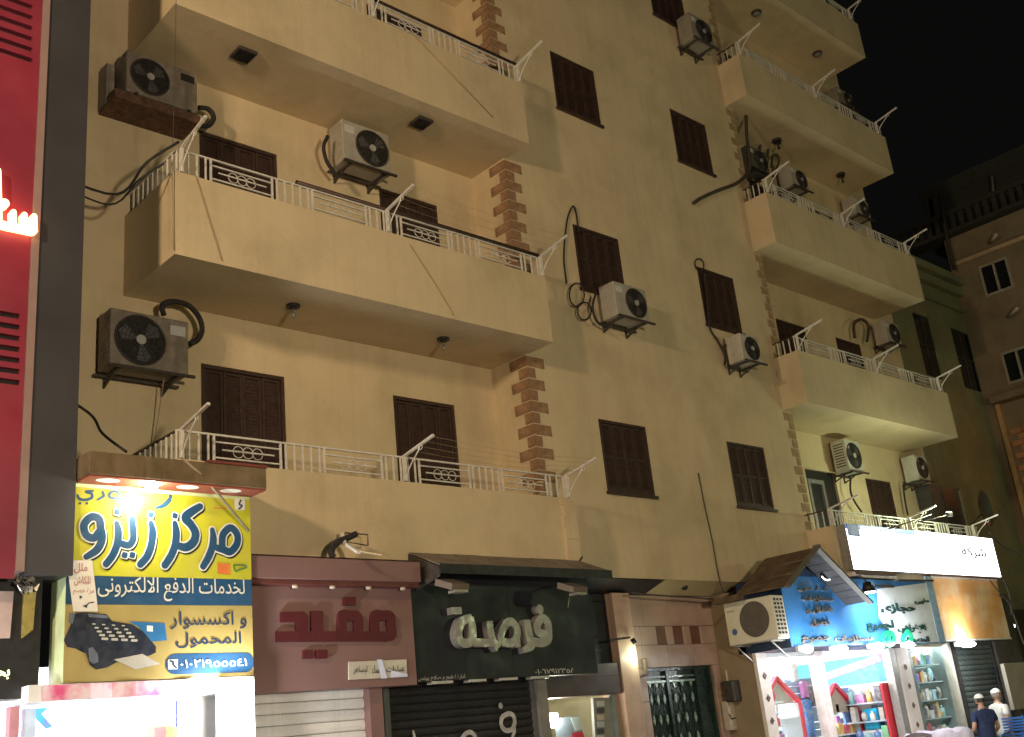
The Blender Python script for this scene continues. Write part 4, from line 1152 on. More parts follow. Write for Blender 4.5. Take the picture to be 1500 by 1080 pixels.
mb = MB(); mb.box(xg1 + .07, xg1 + .22, 10.1, 10.35, .13, zb2 + .03); mb.build('pilaster', mat('grey_post', (.20, .19, .18), .5), bld)

# recessed bay of the green shop: dark cladding, brown shutter housing and the lit kiosk below
Ye = EN
A = lambda x, y, Y=Ye: at(x, y, Y=Y)
bay = thing('kiosk', 'small lit kiosk with a brown shutter housing between the green shop and the entrance', 'kiosk', (11.3, Ye, 0))
xk0, xk1 = xg1 + .22, A(889, 900).x
zk = A(893, 972).z
mb = MB(); mb.box(xk0, xk1, Ye, Ye + .05, zk, 3.664); mb.build('green_panel', GREENB, bay)
mb = MB(); mb.add([(10.66, W + .01, 3.812), (13.04, W + .01, 3.812), (13.04, Ye, 3.66), (10.66, Ye, 3.66)], [(3, 2, 1, 0)]); mb.build('green_soffit_panel', GREENB, bay)
lettering('محمول', A(851, 956), A(882, 948), Ye, mat('faint_print', (.10, .12, .11), .5), bay, bold=0, depth=.002)
zk2 = A(840, 1021).z
BRB = mat('dark_brown_housing', (.055, .026, .018), .5, .15, 4, dirt=.2)
mb = MB(); mb.bbox(xk0, xk1 - .01, Ye - .12, Ye + .2, zk2, zk - .004, .006); mb.build('shutter_housing', BRB, bay)
mb = MB(); mb.box(xk0, xk1 - .02, Ye - .13, Ye - .121, (zk + zk2) / 2 + .05, (zk + zk2) / 2 + .062); mb.build('housing_seam', mat('housing_seam', (.12, .07, .05), .5), bay)
mb = MB()
x0_, x1_ = xk0 - .1, xk1 - .08
mb.add([(x0_, 12.6, .13), (x1_ + .4, 12.6, .13), (x1_ + .4, 12.6, 2.6), (x0_, 12.6, 2.6)], [(0, 1, 2, 3)])
mb.add([(x0_, Ye, .13), (x0_, 12.6, .13), (x0_, 12.6, 2.6), (x0_, Ye, 2.6)], [(0, 1, 2, 3)])
mb.add([(x1_ + .4, Ye, .13), (x1_ + .4, 12.6, .13), (x1_ + .4, 12.6, 2.6), (x1_ + .4, Ye, 2.6)], [(3, 2, 1, 0)])
mb.add([(x0_, Ye, 2.6), (x1_ + .4, Ye, 2.6), (x1_ + .4, 12.6, 2.6), (x0_, 12.6, 2.6)], [(0, 1, 2, 3)])
mb.build('room_wall', mat('cream_shop_wall', (.62, .58, .42), .7, .12, 2), bay)
c = at(804, 1056, Y=11.6); c.y = 11.4
c = at(804, 1056, Y=11.4)
mb = MB(); mb.bbox(c.x - .17, c.x + .17, 11.36, 11.44, c.z - .10, c.z + .10, .03); mb.build('lamp', emis('kiosk_lamp', (1, 1, .88), 14), bay)
point('kiosk_light', (c.x, 11.28, c.z + .05), 45, (1, .97, .78), .1)
pen = Pen(760, 780, 3.571, 11.3)
mb = MB(); pen.patch(mb, [(180, 975), (300, 960), (340, 1075), (200, 1090)], depth=.02); mb.build('poster', mat('grey_blue_poster', (.25, .33, .42), .5, .2, 4), bay)
mb = MB(); pen.patch(mb, [(265, 970), (305, 965), (330, 1030), (290, 1040)], depth=.024); mb.build('pale_poster', mat('pale_blue_poster', (.5, .62, .66), .5), bay)
mb = MB(); pen.patch(mb, [(270, 1050), (325, 1042), (340, 1080), (280, 1085)], depth=.026); mb.build('red_poster', mat('red_poster_print', (.55, .04, .08), .5), bay)
pen = Pen(760, 780, 3.571, 11.12)
mb = MB(); pen.patch(mb, [(375, 868), (462, 865), (478, 1100), (388, 1100)], depth=.05); mb.build('shelf_unit', mat('grey_shelving', (.28, .29, .28), .5), bay)
for k in range(6):
    mb = MB(); y0 = 885 + k * 36; pen.patch(mb, [(392, y0), (430, y0 - 2), (432, y0 + 26), (396, y0 + 28)], lift=.052, depth=.01)
    mb.build('goods_box', mat('goods_%d' % k, ((.6, .65, .65), (.08, .08, .09), (.55, .5, .4), (.5, .55, .6), (.06, .07, .08), (.6, .62, .6))[k], .5), bay)
mb = MB(); pen.patch(mb, [(470, 850), (505, 850), (525, 1100), (490, 1100)], lift=.0, depth=.06); mb.build('pale_blue_door', mat('pale_blue_door', (.30, .42, .46), .5), bay)

# ================================================================ entrance
en = thing('entrance', 'tiled pinkish building entrance with three brown square recesses over an iron gate', 'entrance', (13.4, Ye, 0))
cx0, cx1 = xk1 + .004, A(914, 900).x
mb = MB(); mb.box(cx0, cx1, Ye - .14, Ye + .3, .13, 3.662); mb.build('column', mat('tan_column', (.60, .40, .30), .6, .1, 3, .2, 20, dirt=.3, dirt_col=(.2, .14, .1), streak=.5), en)
wx0, wx1 = cx1, 14.68
gx0, gx1 = A(948, 1000).x, A(1048, 1000).x
gz1 = A(1000, 976).z
sq = []
for xa_, xb_ in ((960, 979), (985, 1004), (1010, 1029)):
    a, b = A(xa_, 917), A(xb_, 944)
    sq.append((a.x, b.x, A(995, 944).z, A(995, 917).z))
# wall tiles as pieces around gate and recesses
ts = .46
tiles = 0
zz = 3.66
rowz = [3.66, 3.33, 2.98, gz1, 2.2, 1.74, 1.28, .82, .36, .13]
rowz = sorted(set([3.66, sq[0][3], sq[0][2], gz1, 2.1, 1.6, 1.1, .6, .13]), reverse=True)
colx = sorted({wx0, gx0, sq[0][0], sq[0][1], sq[1][0], sq[1][1], sq[2][0], sq[2][1], gx1, wx1})
mb = MB(); mb.box(wx0, wx1, Ye + .035, Ye + .3, gz1, 3.66); mb.box(wx0, gx0, Ye + .035, Ye + .3, .13, gz1); mb.box(gx1, wx1, Ye + .035, Ye + .3, .13, gz1)
mb.build('back_wall', mat('grout', (.25, .17, .13), .9), en)
for r_ in range(len(rowz) - 1):
    zt_, zb_ = rowz[r_], rowz[r_ + 1]
    if r_ == 0: cols = [wx0, wx0 + .42, wx0 + 1.02, wx0 + 1.6, wx1]
    elif r_ == 1: cols = colx
    elif r_ == 2: cols = [wx0, wx0 + .30, wx0 + .9, wx0 + 1.5, wx1]
    else: cols = [wx0, gx0, gx1, wx1]
    for a, b in zip(cols, cols[1:]):
        if b - a < .02: continue
        mid = (a + b) / 2
        if r_ == 1 and any(s[0] < mid < s[1] for s in sq): continue
        if r_ > 2 and gx0 < mid < gx1: continue
        mb = MB(); e = random.uniform(0, .004); mb.bbox(a + .003, b - .003, Ye + e, Ye + .034, zb_ + .003, zt_ - .003, .003)
        mb.build('tile', PINKW, en)
for s in sq:
    mb = MB(); mb.box(s[0] + .004, s[1] - .004, Ye + .022, Ye + .034, s[2] + .004, s[3] - .004); mb.build('brown_recess', mat('brown_recess_panel', (.16, .08, .055), .5, .1), en)
gt = thing('gate', 'dark green iron entrance gate with rows of pale diamond ornaments', 'gate', ((gx0 + gx1) / 2, Ye, .13))
GT = mat('dark_green_iron', (.012, .03, .027), .35, .2, 10)
GP = mat('pale_green_metal', (.30, .38, .34), .3, .2, 10, metal=.2)
y0g = Ye + .10
mb = MB(); mb.box(gx0 + .003, gx1 - .003, y0g + .03, y0g + .05, .135, gz1 - .003); mb.build('backing_sheet', GT, gt)
xm = A(990, 1040).x
ee = gx0 + (gx1 - gx0) * .76
for a, b in ((gx0, gx0 + .06), (xm - .035, xm + .035), (ee, ee + .05), (gx1 - .05, gx1)):
    mb = MB(); mb.box(a + .004, b, y0g - .03, y0g + .029, .135, gz1 - .05); mb.build('stile', GT, gt)
mb = MB(); mb.box(gx0 + .004, gx1 - .004, y0g - .035, y0g + .028, gz1 - .05, gz1 - .004); mb.build('top_frame', GT, gt)
for k, zz in enumerate((.12, .19)):
    for a, b in ((gx0 + .07, xm - .04), (xm + .04, ee - .01)):
        mb = MB(); mb.box(a, b, y0g - .02, y0g + .02, gz1 - zz - .03, gz1 - zz); mb.build('cross_rail', GP if k else mat('mid_green_metal', (.10, .16, .14), .3), gt)
dm = MB(); dm.poly([(-.030, 0, 0), (0, 0, -.075), (.030, 0, 0), (0, 0, .075)], (0, .02, 0)); dme = dm.mesh('diamond', GP)
vb = MB(); vb.box(-.008, .008, 0, .016, 0, gz1 - .38); vme = vb.mesh('picket', GT)
tr = MB(); tr.poly([(-.035, 0, 0), (0, 0, -.07), (.035, 0, 0)], (0, .02, 0)); tme = tr.mesh('pendant', GP)
dcol = [gx0 + .07 + (xm - .04 - gx0 - .07) * (i + .5) / 3 for i in range(3)] + [xm + .04 + (ee - xm - .05) * (i + .5) / 3 for i in range(3)]
for xx in dcol:
    place(vme, 'picket', (xx, y0g, .15), gt)
    place(tme, 'pendant', (xx, y0g - .02, gz1 - .225), gt)
    z = gz1 - .46
    for k in range(7):
        place(dme, 'diamond', (xx, y0g - .02, z), gt); z -= .29
mb = MB()
for i in range(7):
    for k in range(7):
        for sx in (-1, 1):
            xa_ = gx0 + .07 + i * .15; z = gz1 - .3 - k * .29
            if xa_ + .15 < ee and not (xm - .13 < xa_ < xm + .04): mb.bar((xa_ + (.0 if sx > 0 else .15), y0g + .01, z), (xa_ + (.15 if sx > 0 else 0), y0g + .01, z - .29), .010, .010, (0, 1, 0))
mb.build('lattice', mat('lattice_green', (.03, .06, .055), .35), gt)
# fittings round the entrance
mb = MB(); q0, q1 = at(903, 935, Y=Ye - .2), at(925, 932, Y=Ye - .45)
t = thing('wall_spotlight', 'small dark spotlight on a bar at the tan column', 'lamp', q0[:])
mb.bar(at(892, 938, Y=Ye - .16), at(922, 934, Y=Ye - .2), .04, .03); mb.build('bar', DARKM, t)
mb = MB(); e_ = at(926, 936, Y=Ye - .2); mb.cyl(e_, e_ + Vector((.02, -.03, -.07)), .035, 10); mb.build('head', BLACKP, t)
c = at(924, 962, Y=Ye - .08)
t = thing('bulkhead_lamp', 'small glowing lamp at the left edge of the entrance', 'lamp', c[:])
mb = MB(); mb.dome(c, .03, .03, .04, 3.1, 12, 8); mb.build('bulb', emis('greenish_bulb', (.85, 1, .75), 14), t)
mb = MB(); mb.box(c.x - .03, c.x + .03, c.y + .041, c.y + .078, c.z - .04, c.z + .04); mb.build('base', BLACKP, t)
point('bulkhead_light', c + Vector((.02, -.18, 0)), 7, (.85, 1, .72), .04)
mb = MB(); mb.tube(catmull([at(943, 965, Y=Ye - .05), at(945, 985, Y=Ye - .07), at(935, 990, Y=Ye - .08), at(932, 1005, Y=Ye - .08), at(945, 1080, Y=Ye - .08), Vector((at(945, 1080, Y=Ye - .08).x, Ye - .08, .13))], 4), .045, 10)
tag(mb.build('drain_pipe', mat('brown_pipe', (.22, .15, .11), .6, .15, 6)), 'brown bent drain pipe left of the green gate', 'pipe')
c = at(1078, 1012, Y=10.75)
t = thing('electric_meter', 'dark electric meter box on the wall right of the gate', 'meter box', c[:])
mb = MB(); mb.bbox(c.x - .16, c.x + .16, 10.68, 10.86, c.z - .16, c.z + .16, .02); mb.build('case', DARKM, t)
mb = MB(); mb.box(c.x + .03, c.x + .10, 10.672, 10.679, c.z - .1, c.z + .08); mb.build('window', mat('meter_glass', (.25, .27, .25), .2), t)
c = at(1073, 1048, Y=10.9)
t = thing('fuse_box', 'white fuse box below the dark meter box', 'box', c[:])
mb = MB(); mb.bbox(c.x - .14, c.x + .14, 10.86, 10.98, c.z - .22, c.z + .22, .01); mb.build('case', mat('cream_box', (.50, .44, .36), .5, .1, 6, dirt=.2), t)
mb = MB(); mb.tube([at(1068, 1046, Y=10.855), at(1071, 1053, Y=10.855), at(1077, 1052, Y=10.855)], .01, 6); mb.build('handle', BLACKP, t)
mb = MB(); q = at(1091, 1022, Y=10.7); mb.tube([q, (q.x, 10.7, .13)], .022, 8); tag(mb.build('conduit', mat('pale_conduit', (.5, .52, .50), .4)), 'pale vertical conduit below the meter box', 'conduit')
mb = MB(); mb.tube([at(1062, 940, Y=10.95), at(1066, 960, Y=10.9), at(1064, 985, Y=10.9), at(1070, 1035, Y=10.9)], .02, 6); tag(mb.build('cable', mat('pale_cable', (.5, .45, .38), .6)), 'pale cable running down to the white fuse box', 'cable')
# brown wall between gate and blue shop
mb = MB(); mb.box(14.69, 24.05, 10.45, 10.6, 2.68, 3.66); mb.build('wall', CREAM, bld)
mb = MB(); mb.add([(14.69, 10.36, .13), (14.69, Ye + .3, .13), (14.69, Ye + .3, 3.66), (14.69, 10.36, 3.66)], [(0, 1, 2, 3)]); mb.build('wall', mat('olive_brown_wall', (.25, .19, .12), .8, .1, 3), bld)
mb = MB(); c = at(867, 860, Y=W + .2); mb.dome(at(1003, 860, Y=W + .2), .05, .05, .05, 3.1, 12, 8); tag(mb.build('security_camera', BLACKP), 'small black dome camera under the entrance soffit', 'camera')

# ================================================================ blue shop
BLUE = mat('blue_fascia_paint', (.045, .20, .52), .35, .08, 1.5, col2=(.06, .26, .60), c2scale=.8)
BLUED = mat('shaded_blue_paint', (.02, .045, .11), .35, .1, 2)  # fascia blue darkened; the shade of its left side is in the colour
Yq_ = 9.6
A = lambda x, y, Y=Yq_: at(x, y, Y=Y)
bsn = thing('shop_sign', 'bright blue fascia box with small metal letters under the gabled hood', 'sign', (17, Yq_, 2.67))
bx0, bx1 = 14.67, A(1366, 900).x
xw = A(1292, 900).x
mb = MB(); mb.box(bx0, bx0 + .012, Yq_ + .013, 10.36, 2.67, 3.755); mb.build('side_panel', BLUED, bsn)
mb = MB(); mb.box(bx0, bx1, Yq_, Yq_ + .012, 2.67, 3.755); mb.build('blue_panel', BLUE, bsn)
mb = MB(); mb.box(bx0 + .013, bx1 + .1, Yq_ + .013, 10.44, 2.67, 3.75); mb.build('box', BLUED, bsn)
mb = MB(); mb.box(bx1 + .002, bx1 + .26, Yq_ - .01, Yq_ + .012, 2.67, 3.86); mb.build('edge_strip', mat('pale_blue_strip', (.35, .52, .72), .3, .05), bsn)
pw = MB(); penw = Pen(1140, 780, 5.77, Yq_)
penw.patch(pw, [(830, 480), (1300, 420), (1420, 940), (1000, 960), (850, 720)], lift=.004)
pw.v = [(v[0], v[1], max(v[2], 2.675)) for v in pw.v]
pw.build('white_print_and_glare', mat('glare_white_paint', (.74, .80, .84), .35, .05, 2), bsn)  # blue panel whitened here; the lamps' blown-out glare is in the colour
GOLDL = mat('metal_small_letters', (.13, .12, .11), .5, .1, 8)
for s_, a, b in (('د / س', (165, 500), (400, 455)), ('مستلزمات', (200, 592), (450, 540)), ('اطفال و', (235, 690), (440, 630)), ('تجميل', (275, 800), (420, 735)), ('جميع', (195, 945), (430, 880)), ('مستلزمات', (475, 940), (785, 865))):
    lettering(s_, penw.P(*a), penw.P(*b), Yq_, GOLDL, bsn, bold=.02, depth=.03, lift=.004)
DGT = mat('dark_green_letters', (.012, .05, .05), .4)
for s_, a, b, m in (('حجازى', (870, 690), (1140, 600), DGT), ('لجميع', (750, 850), (960, 740), DGT), ('الاغراض', (1010, 860), (1230, 780), DGT), ('طبى', (1150, 610), (1260, 560), DGT), ('الحديثة', (1090, 955), (1260, 880), DGT)):
    lettering(s_, penw.P(*a), penw.P(*b), Yq_ - .004, m, bsn, bold=.03, depth=.02, lift=.004)
mb = MB(); penw.stroke(mb, [(875, 900), (905, 858), (960, 862), (972, 915), (930, 948), (880, 930)], 24, lift=.010, depth=.02); penw.stroke(mb, [(925, 965), (930, 850)], 16, lift=.012, depth=.02, smooth=False)
penw.stroke(mb, [(1040, 910), (1080, 840), (1120, 900), (1060, 950)], 22, lift=.013, depth=.02)
mb.build('green_emblem', mat('emerald_emblem', (.02, .38, .20), .35), bsn)
pen = penw
for (a, b, c_, d_) in ((815, 445, 965, 470), (1000, 400, 1300, 418)):
    mb = MB(); pen.patch(mb, [(a, b), (c_, b + 2), (c_, d_), (a, d_ - 4)], lift=.006, depth=.03); mb.build('dark_bar', DARKM, bsn)

# gabled hood
hd = thing('gabled_hood', 'brown boarded gabled hood projecting over the blue shop sign', 'hood', (15.2, 9.8, 3.4))
HW = mat('weathered_brown_boards', (.105, .065, .035), .8, .3, 5, .6, 30, dirt=.4, dirt_col=(.2, .15, .1), streak=.4)
ap = Vector((15.2, 9.2, 4.12)); Lx, Lz = 14.20, 3.50; Rx, Rz = 16.47, 3.30
nb_ = 6
for k in range(nb_):   # boards of the left slope, laid along the ridge
    f0, f1 = k / nb_, (k + 1) / nb_ - .015
    p0 = Vector((ap.x + (Lx - ap.x) * f0, 0, ap.z + (Lz - ap.z) * f0)); p1 = Vector((ap.x + (Lx - ap.x) * f1, 0, ap.z + (Lz - ap.z) * f1))
    j = random.uniform(-.02, .02)
    mb = MB(); mb.poly([(p0.x, 9.2 + j, p0.z), (p0.x, 10.15, p0.z), (p1.x, 10.15, p1.z), (p1.x, 9.2 + j, p1.z)], (-.012 * (k % 2), 0, .02)); mb.build('board', HW, hd)
for k in range(8):
    f0, f1 = k / 8, (k + 1) / 8 - .008
    p0 = Vector((ap.x + (Rx - ap.x) * f0, 0, ap.z + (Rz - ap.z) * f0)); p1 = Vector((ap.x + (Rx - ap.x) * f1, 0, ap.z + (Rz - ap.z) * f1))
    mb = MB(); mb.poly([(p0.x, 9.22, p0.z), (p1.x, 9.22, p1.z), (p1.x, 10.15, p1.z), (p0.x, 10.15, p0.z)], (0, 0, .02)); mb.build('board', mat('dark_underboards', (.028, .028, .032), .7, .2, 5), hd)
BG = mat('grey_barge_board', (.16, .15, .13), .6, .15, 4, dirt=.3)
mb = MB(); mb.bar((ap.x - .03, 9.18, ap.z + .04), (Rx + .03, 9.18, Rz - .02), .035, .10, (0, 1, 0)); mb.build('barge_board', BG, hd)
mb = MB(); mb.bar((ap.x + .03, 9.17, ap.z + .04), (Lx - .03, 9.17, Lz), .035, .10, (0, 1, 0)); mb.build('barge_board', BG, hd)
mb = MB(); mb.box(Lx - .12, Lx + .02, 10.0, 10.5, Lz - .06, Lz + .03); mb.build('gutter_box', HW, hd)
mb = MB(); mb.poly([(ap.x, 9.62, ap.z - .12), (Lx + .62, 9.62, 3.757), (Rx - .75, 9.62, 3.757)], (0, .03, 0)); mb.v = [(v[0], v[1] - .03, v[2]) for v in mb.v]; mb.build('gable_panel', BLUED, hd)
c = at(1212, 850, Y=9.45)
t = thing('arc_lamp', 'curved white lamp glowing under the gabled hood', 'lamp', c[:])
mb = MB(); mb.tube([(c.x + math.sin(a) * .17, 9.45, c.z + .12 - math.cos(a) * .12) for a in [(-1 + k / 5) for k in range(11)]], .011, 6); mb.build('tube', emis('arc_tube', (.85, .95, 1), 5), t)
mb = MB(); mb.box(c.x - .08, c.x + .08, 9.46, 9.52, c.z + .0, c.z + .12); mb.build('base', BLACKP, t)
c = at(1272, 862, Y=9.25)
t = thing('floodlight', 'dark bell-shaped floodlight at the foot of the gabled hood', 'floodlight', c[:])
mb = MB(); mb.cyl(c + Vector((0, 0, .10)), c + Vector((0, 0, -.06)), .07, 16, .12); mb.build('shade', BLACKP, t)
mb = MB(); mb.cyl(c + Vector((0, 0, -.062)), c + Vector((0, 0, -.075)), .105, 16); mb.build('lens', emis('flood_lens', (.95, 1, 1), 20), t)
mb = MB(); mb.tube([c + Vector((0, 0, .10)), c + Vector((0, .1, .22)), (c.x, W - .6, c.z + .25)], .014, 6); mb.build('arm', DARKM, t)
d = bpy.data.lights.new('flood_beam', 'SPOT'); d.energy = 110; d.color = (.93, .98, 1); d.spot_size = rad(150); d.spot_blend = .8; d.shadow_soft_size = .05
o = bpy.data.objects.new('flood_beam', d); COL.objects.link(o); o.location = c + Vector((.35, -.25, -.05)); o.rotation_euler = (rad(38), 0, rad(-25))

# lamps along the lower edge of the fascias
BLOB = emis('fascia_lamp_face', (.96, .98, 1), 30)
for k, (px, py, Y) in enumerate(((1180, 951, 9.5), (1230, 951, 9.5), (1284, 947, 9.5), (1330, 945, 9.5), (1415, 944, 9.85))):
    c = at(px, py, Y=Y)
    wd = (.16, .2, .2, .12, .38)[k]
    t = thing('floodlight', ('glaring floodlight under the fascia nearest the cream air conditioner', 'second glaring floodlight under the blue fascia', 'third glaring floodlight under the blue fascia below the dark letters', 'smaller floodlight where the blue fascia meets the display window', 'wide glaring floodlight under the orange poster')[k], 'floodlight', c[:], 'lit floodlights under the fascias')
    mb = MB(); mb.dome((c.x, Y - .03, c.z), wd * .9, .05, .06, 3.1, 18, 10); mb.build('lamp_face', BLOB, t)
    mb = MB(); mb.box(c.x - wd * .8, c.x + wd * .8, Y + .031, Y + .09, c.z - .03, c.z + .05); mb.build('housing', WHITEW, t)
    point('fascia_light', (c.x, Y - .15, c.z - .03), (30, 45, 45, 25, 60)[k], (.94, .98, 1), .08)

# ---- shop window wall under the blue fascia
fy = 10.36
A = lambda x, y, Y=fy: at(x, y, Y=Y)
sf = thing('shop', 'brightly lit blue shop front with glazed window and open door bay', 'shop', (17, fy, .13))
WP = mat('warm_white_pilaster', (.74, .66, .62), .45, .05, 3, dirt=.1)
px0, px1 = 14.70, A(1126, 1010).x
def pil(x0, x1, label, sqn):
    mb = MB(); mb.box(x0, x1, fy - .06, fy + .10, .13, 2.665); o = mb.build('pilaster', WP, sf, label=label)
    xm_ = (x0 + x1) / 2
    for k in range(sqn):
        z = 2.32 - k * .335
        mb = MB(); mb.ring((xm_, fy - .066, z), .045, .012, 'y', 4, 4); mb.box(xm_ - .02, xm_ + .02, fy - .07, fy - .061, z - .02, z + .02); mb.build('square_ornament', mat('brown_ornament', (.16, .10, .09), .5), o)
pil(px0, px1, 'warm white pilaster with a column of small square ornaments', 7)
d0, d1 = A(1197, 1000).x, A(1209, 1000).x
mb = MB(); mb.box(d0, d1, fy - .05, fy + .1, .13, 2.665); mb.build('door_post', mat('pinkish_white_post', (.8, .68, .68), .4), sf)
e0, e1 = A(1308, 1000).x, A(1316, 1000).x
mb = MB(); mb.box(e0, e1, fy - .05, fy + .1, .13, 2.665); mb.build('door_post', STEEL, sf)
f0, f1 = A(1317, 1000).x, A(1335, 1000).x
pil(f0 + .01, f1, 'cream pilaster with square ornaments beside the display window', 7)
mb = MB(); mb.add([(px1, fy + .02, .9), (d0, fy + .02, .9), (d0, fy + .02, 2.6), (px1, fy + .02, 2.6)], [(0, 1, 2, 3)]); mb.build('glass', GLASS, sf)
mb = MB(); mb.box(px1, d0, fy - .01, fy + .05, 2.60, 2.665); mb.box(px1, d0, fy - .01, fy + .05, .13, .9); mb.build('frame', mat('grey_white_frame', (.6, .6, .62), .4), sf)
# room
WR = mat('bright_shop_wall', (.80, .82, .84), .5, .04)
mb = MB(); ry = 13.2
mb.add([(px0, ry, .13), (f1, ry, .13), (f1, ry, 2.9), (px0, ry, 2.9)], [(0, 1, 2, 3)])
mb.add([(px0 + .02, fy, .13), (px0 + .02, ry, .13), (px0 + .02, ry, 2.9), (px0 + .02, fy, 2.9)], [(0, 1, 2, 3)])
mb.add([(f0, fy, .13), (f0, ry, .13), (f0, ry, 2.9), (f0, fy, 2.9)], [(3, 2, 1, 0)])
mb.add([(px0, fy + .1, 2.9), (f1, fy + .1, 2.9), (f1, ry, 2.9), (px0, ry, 2.9)], [(0, 1, 2, 3)])
mb.build('room_wall', WR, sf)
mb = MB(); mb.box(15.2, 18.3, 11.5, 11.62, 2.84, 2.88); mb.build('ceiling_lamp', emis('room_tube', (.95, .98, 1), 14), sf)
point('shop_room_light', (16.8, 11.9, 2.5), 300, (.94, .98, 1), .25)
point('window_bay_light', (15.5, 10.9, 2.45), 40, (.94, .98, 1), .1)
# slat wall at the back of the window bay
mb = MB()
SLW = mat('blue_grey_slatwall', (.26, .33, .42), .5, .05, 3)
wy = 11.2
sx0, sx1 = A(1150, 1000, wy).x, A(1205, 1000, wy).x
for k in range(16):
    mb = MB(); mb.bbox(sx0, sx1, wy, wy + .03, .3 + k * .125, .3 + k * .125 + .115, .006); mb.build('slat', SLW, sf)
mb = MB(); mb.box(f0 - .03, f0 - .005, 10.5, 12.6, 2.12, 2.60); mb.build('blue_band', mat('sky_blue_panel', (.10, .36, .66), .5), sf)
mb = MB(); mb.poly([(f0 - .05, 10.5, 2.62), (f0 - .05, 12.6, 2.25), (f0 - .05, 12.6, 2.12), (f0 - .05, 10.5, 2.48)], (.015, 0, 0)); mb.build('orange_band', mat('orange_mauve_band', (.62, .32, .30), .5, .1, 3, col2=(.4, .2, .45), c2scale=2), sf)
# little house-shaped displays with red roofs
REDR = mat('red_roof_trim', (.65, .04, .06), .4)
def house(px, py, w, Y, label):
    c = at(px, py, Y=Y)
    t = thing('display_house', label, 'display shelf', (c.x, Y, .13), 'house-shaped displays in the blue shop')
    h = w * .38
    mb = MB(); mb.bar((c.x - w / 2, Y, c.z - h), (c.x, Y, c.z), .08, .06); mb.build('roof_board', REDR, t)
    mb = MB(); mb.bar((c.x, Y, c.z), (c.x + w / 2, Y, c.z - h), .08, .06); mb.build('roof_board', REDR, t)
    mb = MB(); mb.poly([(c.x, Y + .02, c.z - .05), (c.x - w / 2 + .1, Y + .02, c.z - h), (c.x + w / 2 - .1, Y + .02, c.z - h)], (0, .02, 0)); mb.build('gable', mat('beige_gable', (.42, .38, .30), .5), t)
    for sx in (-1, 1):
        mb = MB(); mb.box(c.x + sx * (w / 2 - .08) - .03, c.x + sx * (w / 2 - .08) + .03, Y - .05, Y + .35, .13, c.z - h); mb.build('side', WR, t)
        mb = MB(); mb.box(c.x + sx * (w / 2 - .08) - .035, c.x + sx * (w / 2 - .08) + .035, Y - .085, Y - .051, .13, c.z - h); mb.build('red_post', REDR, t)
    for k in range(4):
        z = .5 + k * .38
        if z < c.z - h - .1:
            mb = MB(); mb.box(c.x - w / 2 + .12, c.x + w / 2 - .12, Y - .03, Y + .35, z, z + .025); mb.build('shelf', WR, t)
    return t
house(1222, 1003, 1.3, 11.3, 'house-shaped display with a red roof inside the open door bay')
house(1136, 993, 1.1, 10.75, 'house-shaped display with a red roof behind the window nearest the pilaster')
GOODC = [(.7, .1, .15), (.1, .25, .6), (.75, .7, .65), (.12, .1, .12), (.6, .2, .5), (.2, .6, .3), (.8, .5, .15), (.35, .65, .7), (.5, .45, .4), (.85, .85, .85)]
GNAME = ['red', 'blue', 'cream', 'black', 'mauve', 'green', 'orange', 'pale teal', 'khaki', 'white']
ORD = ['first', 'second', 'third', 'fourth', 'fifth', 'sixth', 'seventh', 'eighth', 'ninth', 'tenth', 'eleventh', 'twelfth', 'thirteenth', 'fourteenth', 'fifteenth', 'sixteenth', 'seventeenth', 'eighteenth', 'nineteenth', 'twentieth']
gmat = [mat('goods_colour_%d' % k, c_, .45, .2, 9, col2=tuple(min(1, v * .4 + .3) for v in c_), c2scale=14) for k, c_ in enumerate(GOODC)]
def goods(cells, Y, grp, label, jitter=.02, hmax=.24, side=None):
    for (x, z) in cells:
        w = random.uniform(.09, .17); h = random.uniform(.13, hmax); dd = .12
        kind = random.random()
        mb = MB()
        if kind < .55: mb.bbox(x - w / 2, x + w / 2, Y, Y + dd, z, z + h, .006)
        elif kind < .8:
            r_ = w * .42; mb.cyl((x, Y + r_, z), (x, Y + r_, z + h * .78), r_, 12); mb.cyl((x, Y + r_, z + h * .78), (x, Y + r_, z + h), r_ * .45, 10)
        else: mb.dome((x, Y + .06, z + h * .45), w * .55, .06, h * .45, 3.14, 12, 8)
        ci = random.randrange(10)
        if side is not None: mb.v = [(side + (v[1] - Y), v[0], v[2]) for v in mb.v]; mb.f = [tuple(reversed(f_)) for f_ in mb.f]
        shp = 'box' if kind < .55 else 'bottle' if kind < .8 else 'pouch'
        rows = sorted({zz for _, zz in cells}); ro = rows.index(z); inrow = sorted(xx for xx, zz in cells if zz == z)
        o = mb.build('packaged_goods', gmat[ci])
        tag(o, '%s %s, %s along the %s shelf up %s' % (GNAME[ci], shp, ORD[inrow.index(x)], ORD[ro], label), 'goods', grp)
cells = []
for k in range(5):
    z = .525 + k * .38
    if k < 4: cells += [(at(1222, 1003, Y=11.3).x - .4 + q * .2, z) for q in range(5)]
goods(cells, 11.32, 'goods on the house-shaped display in the door bay', 'in door bay')
cells = []
for z in (.9, 1.22, 1.58, 1.95): 
    for q in range(5): cells.append((px1 + .12 + q * .24, z))
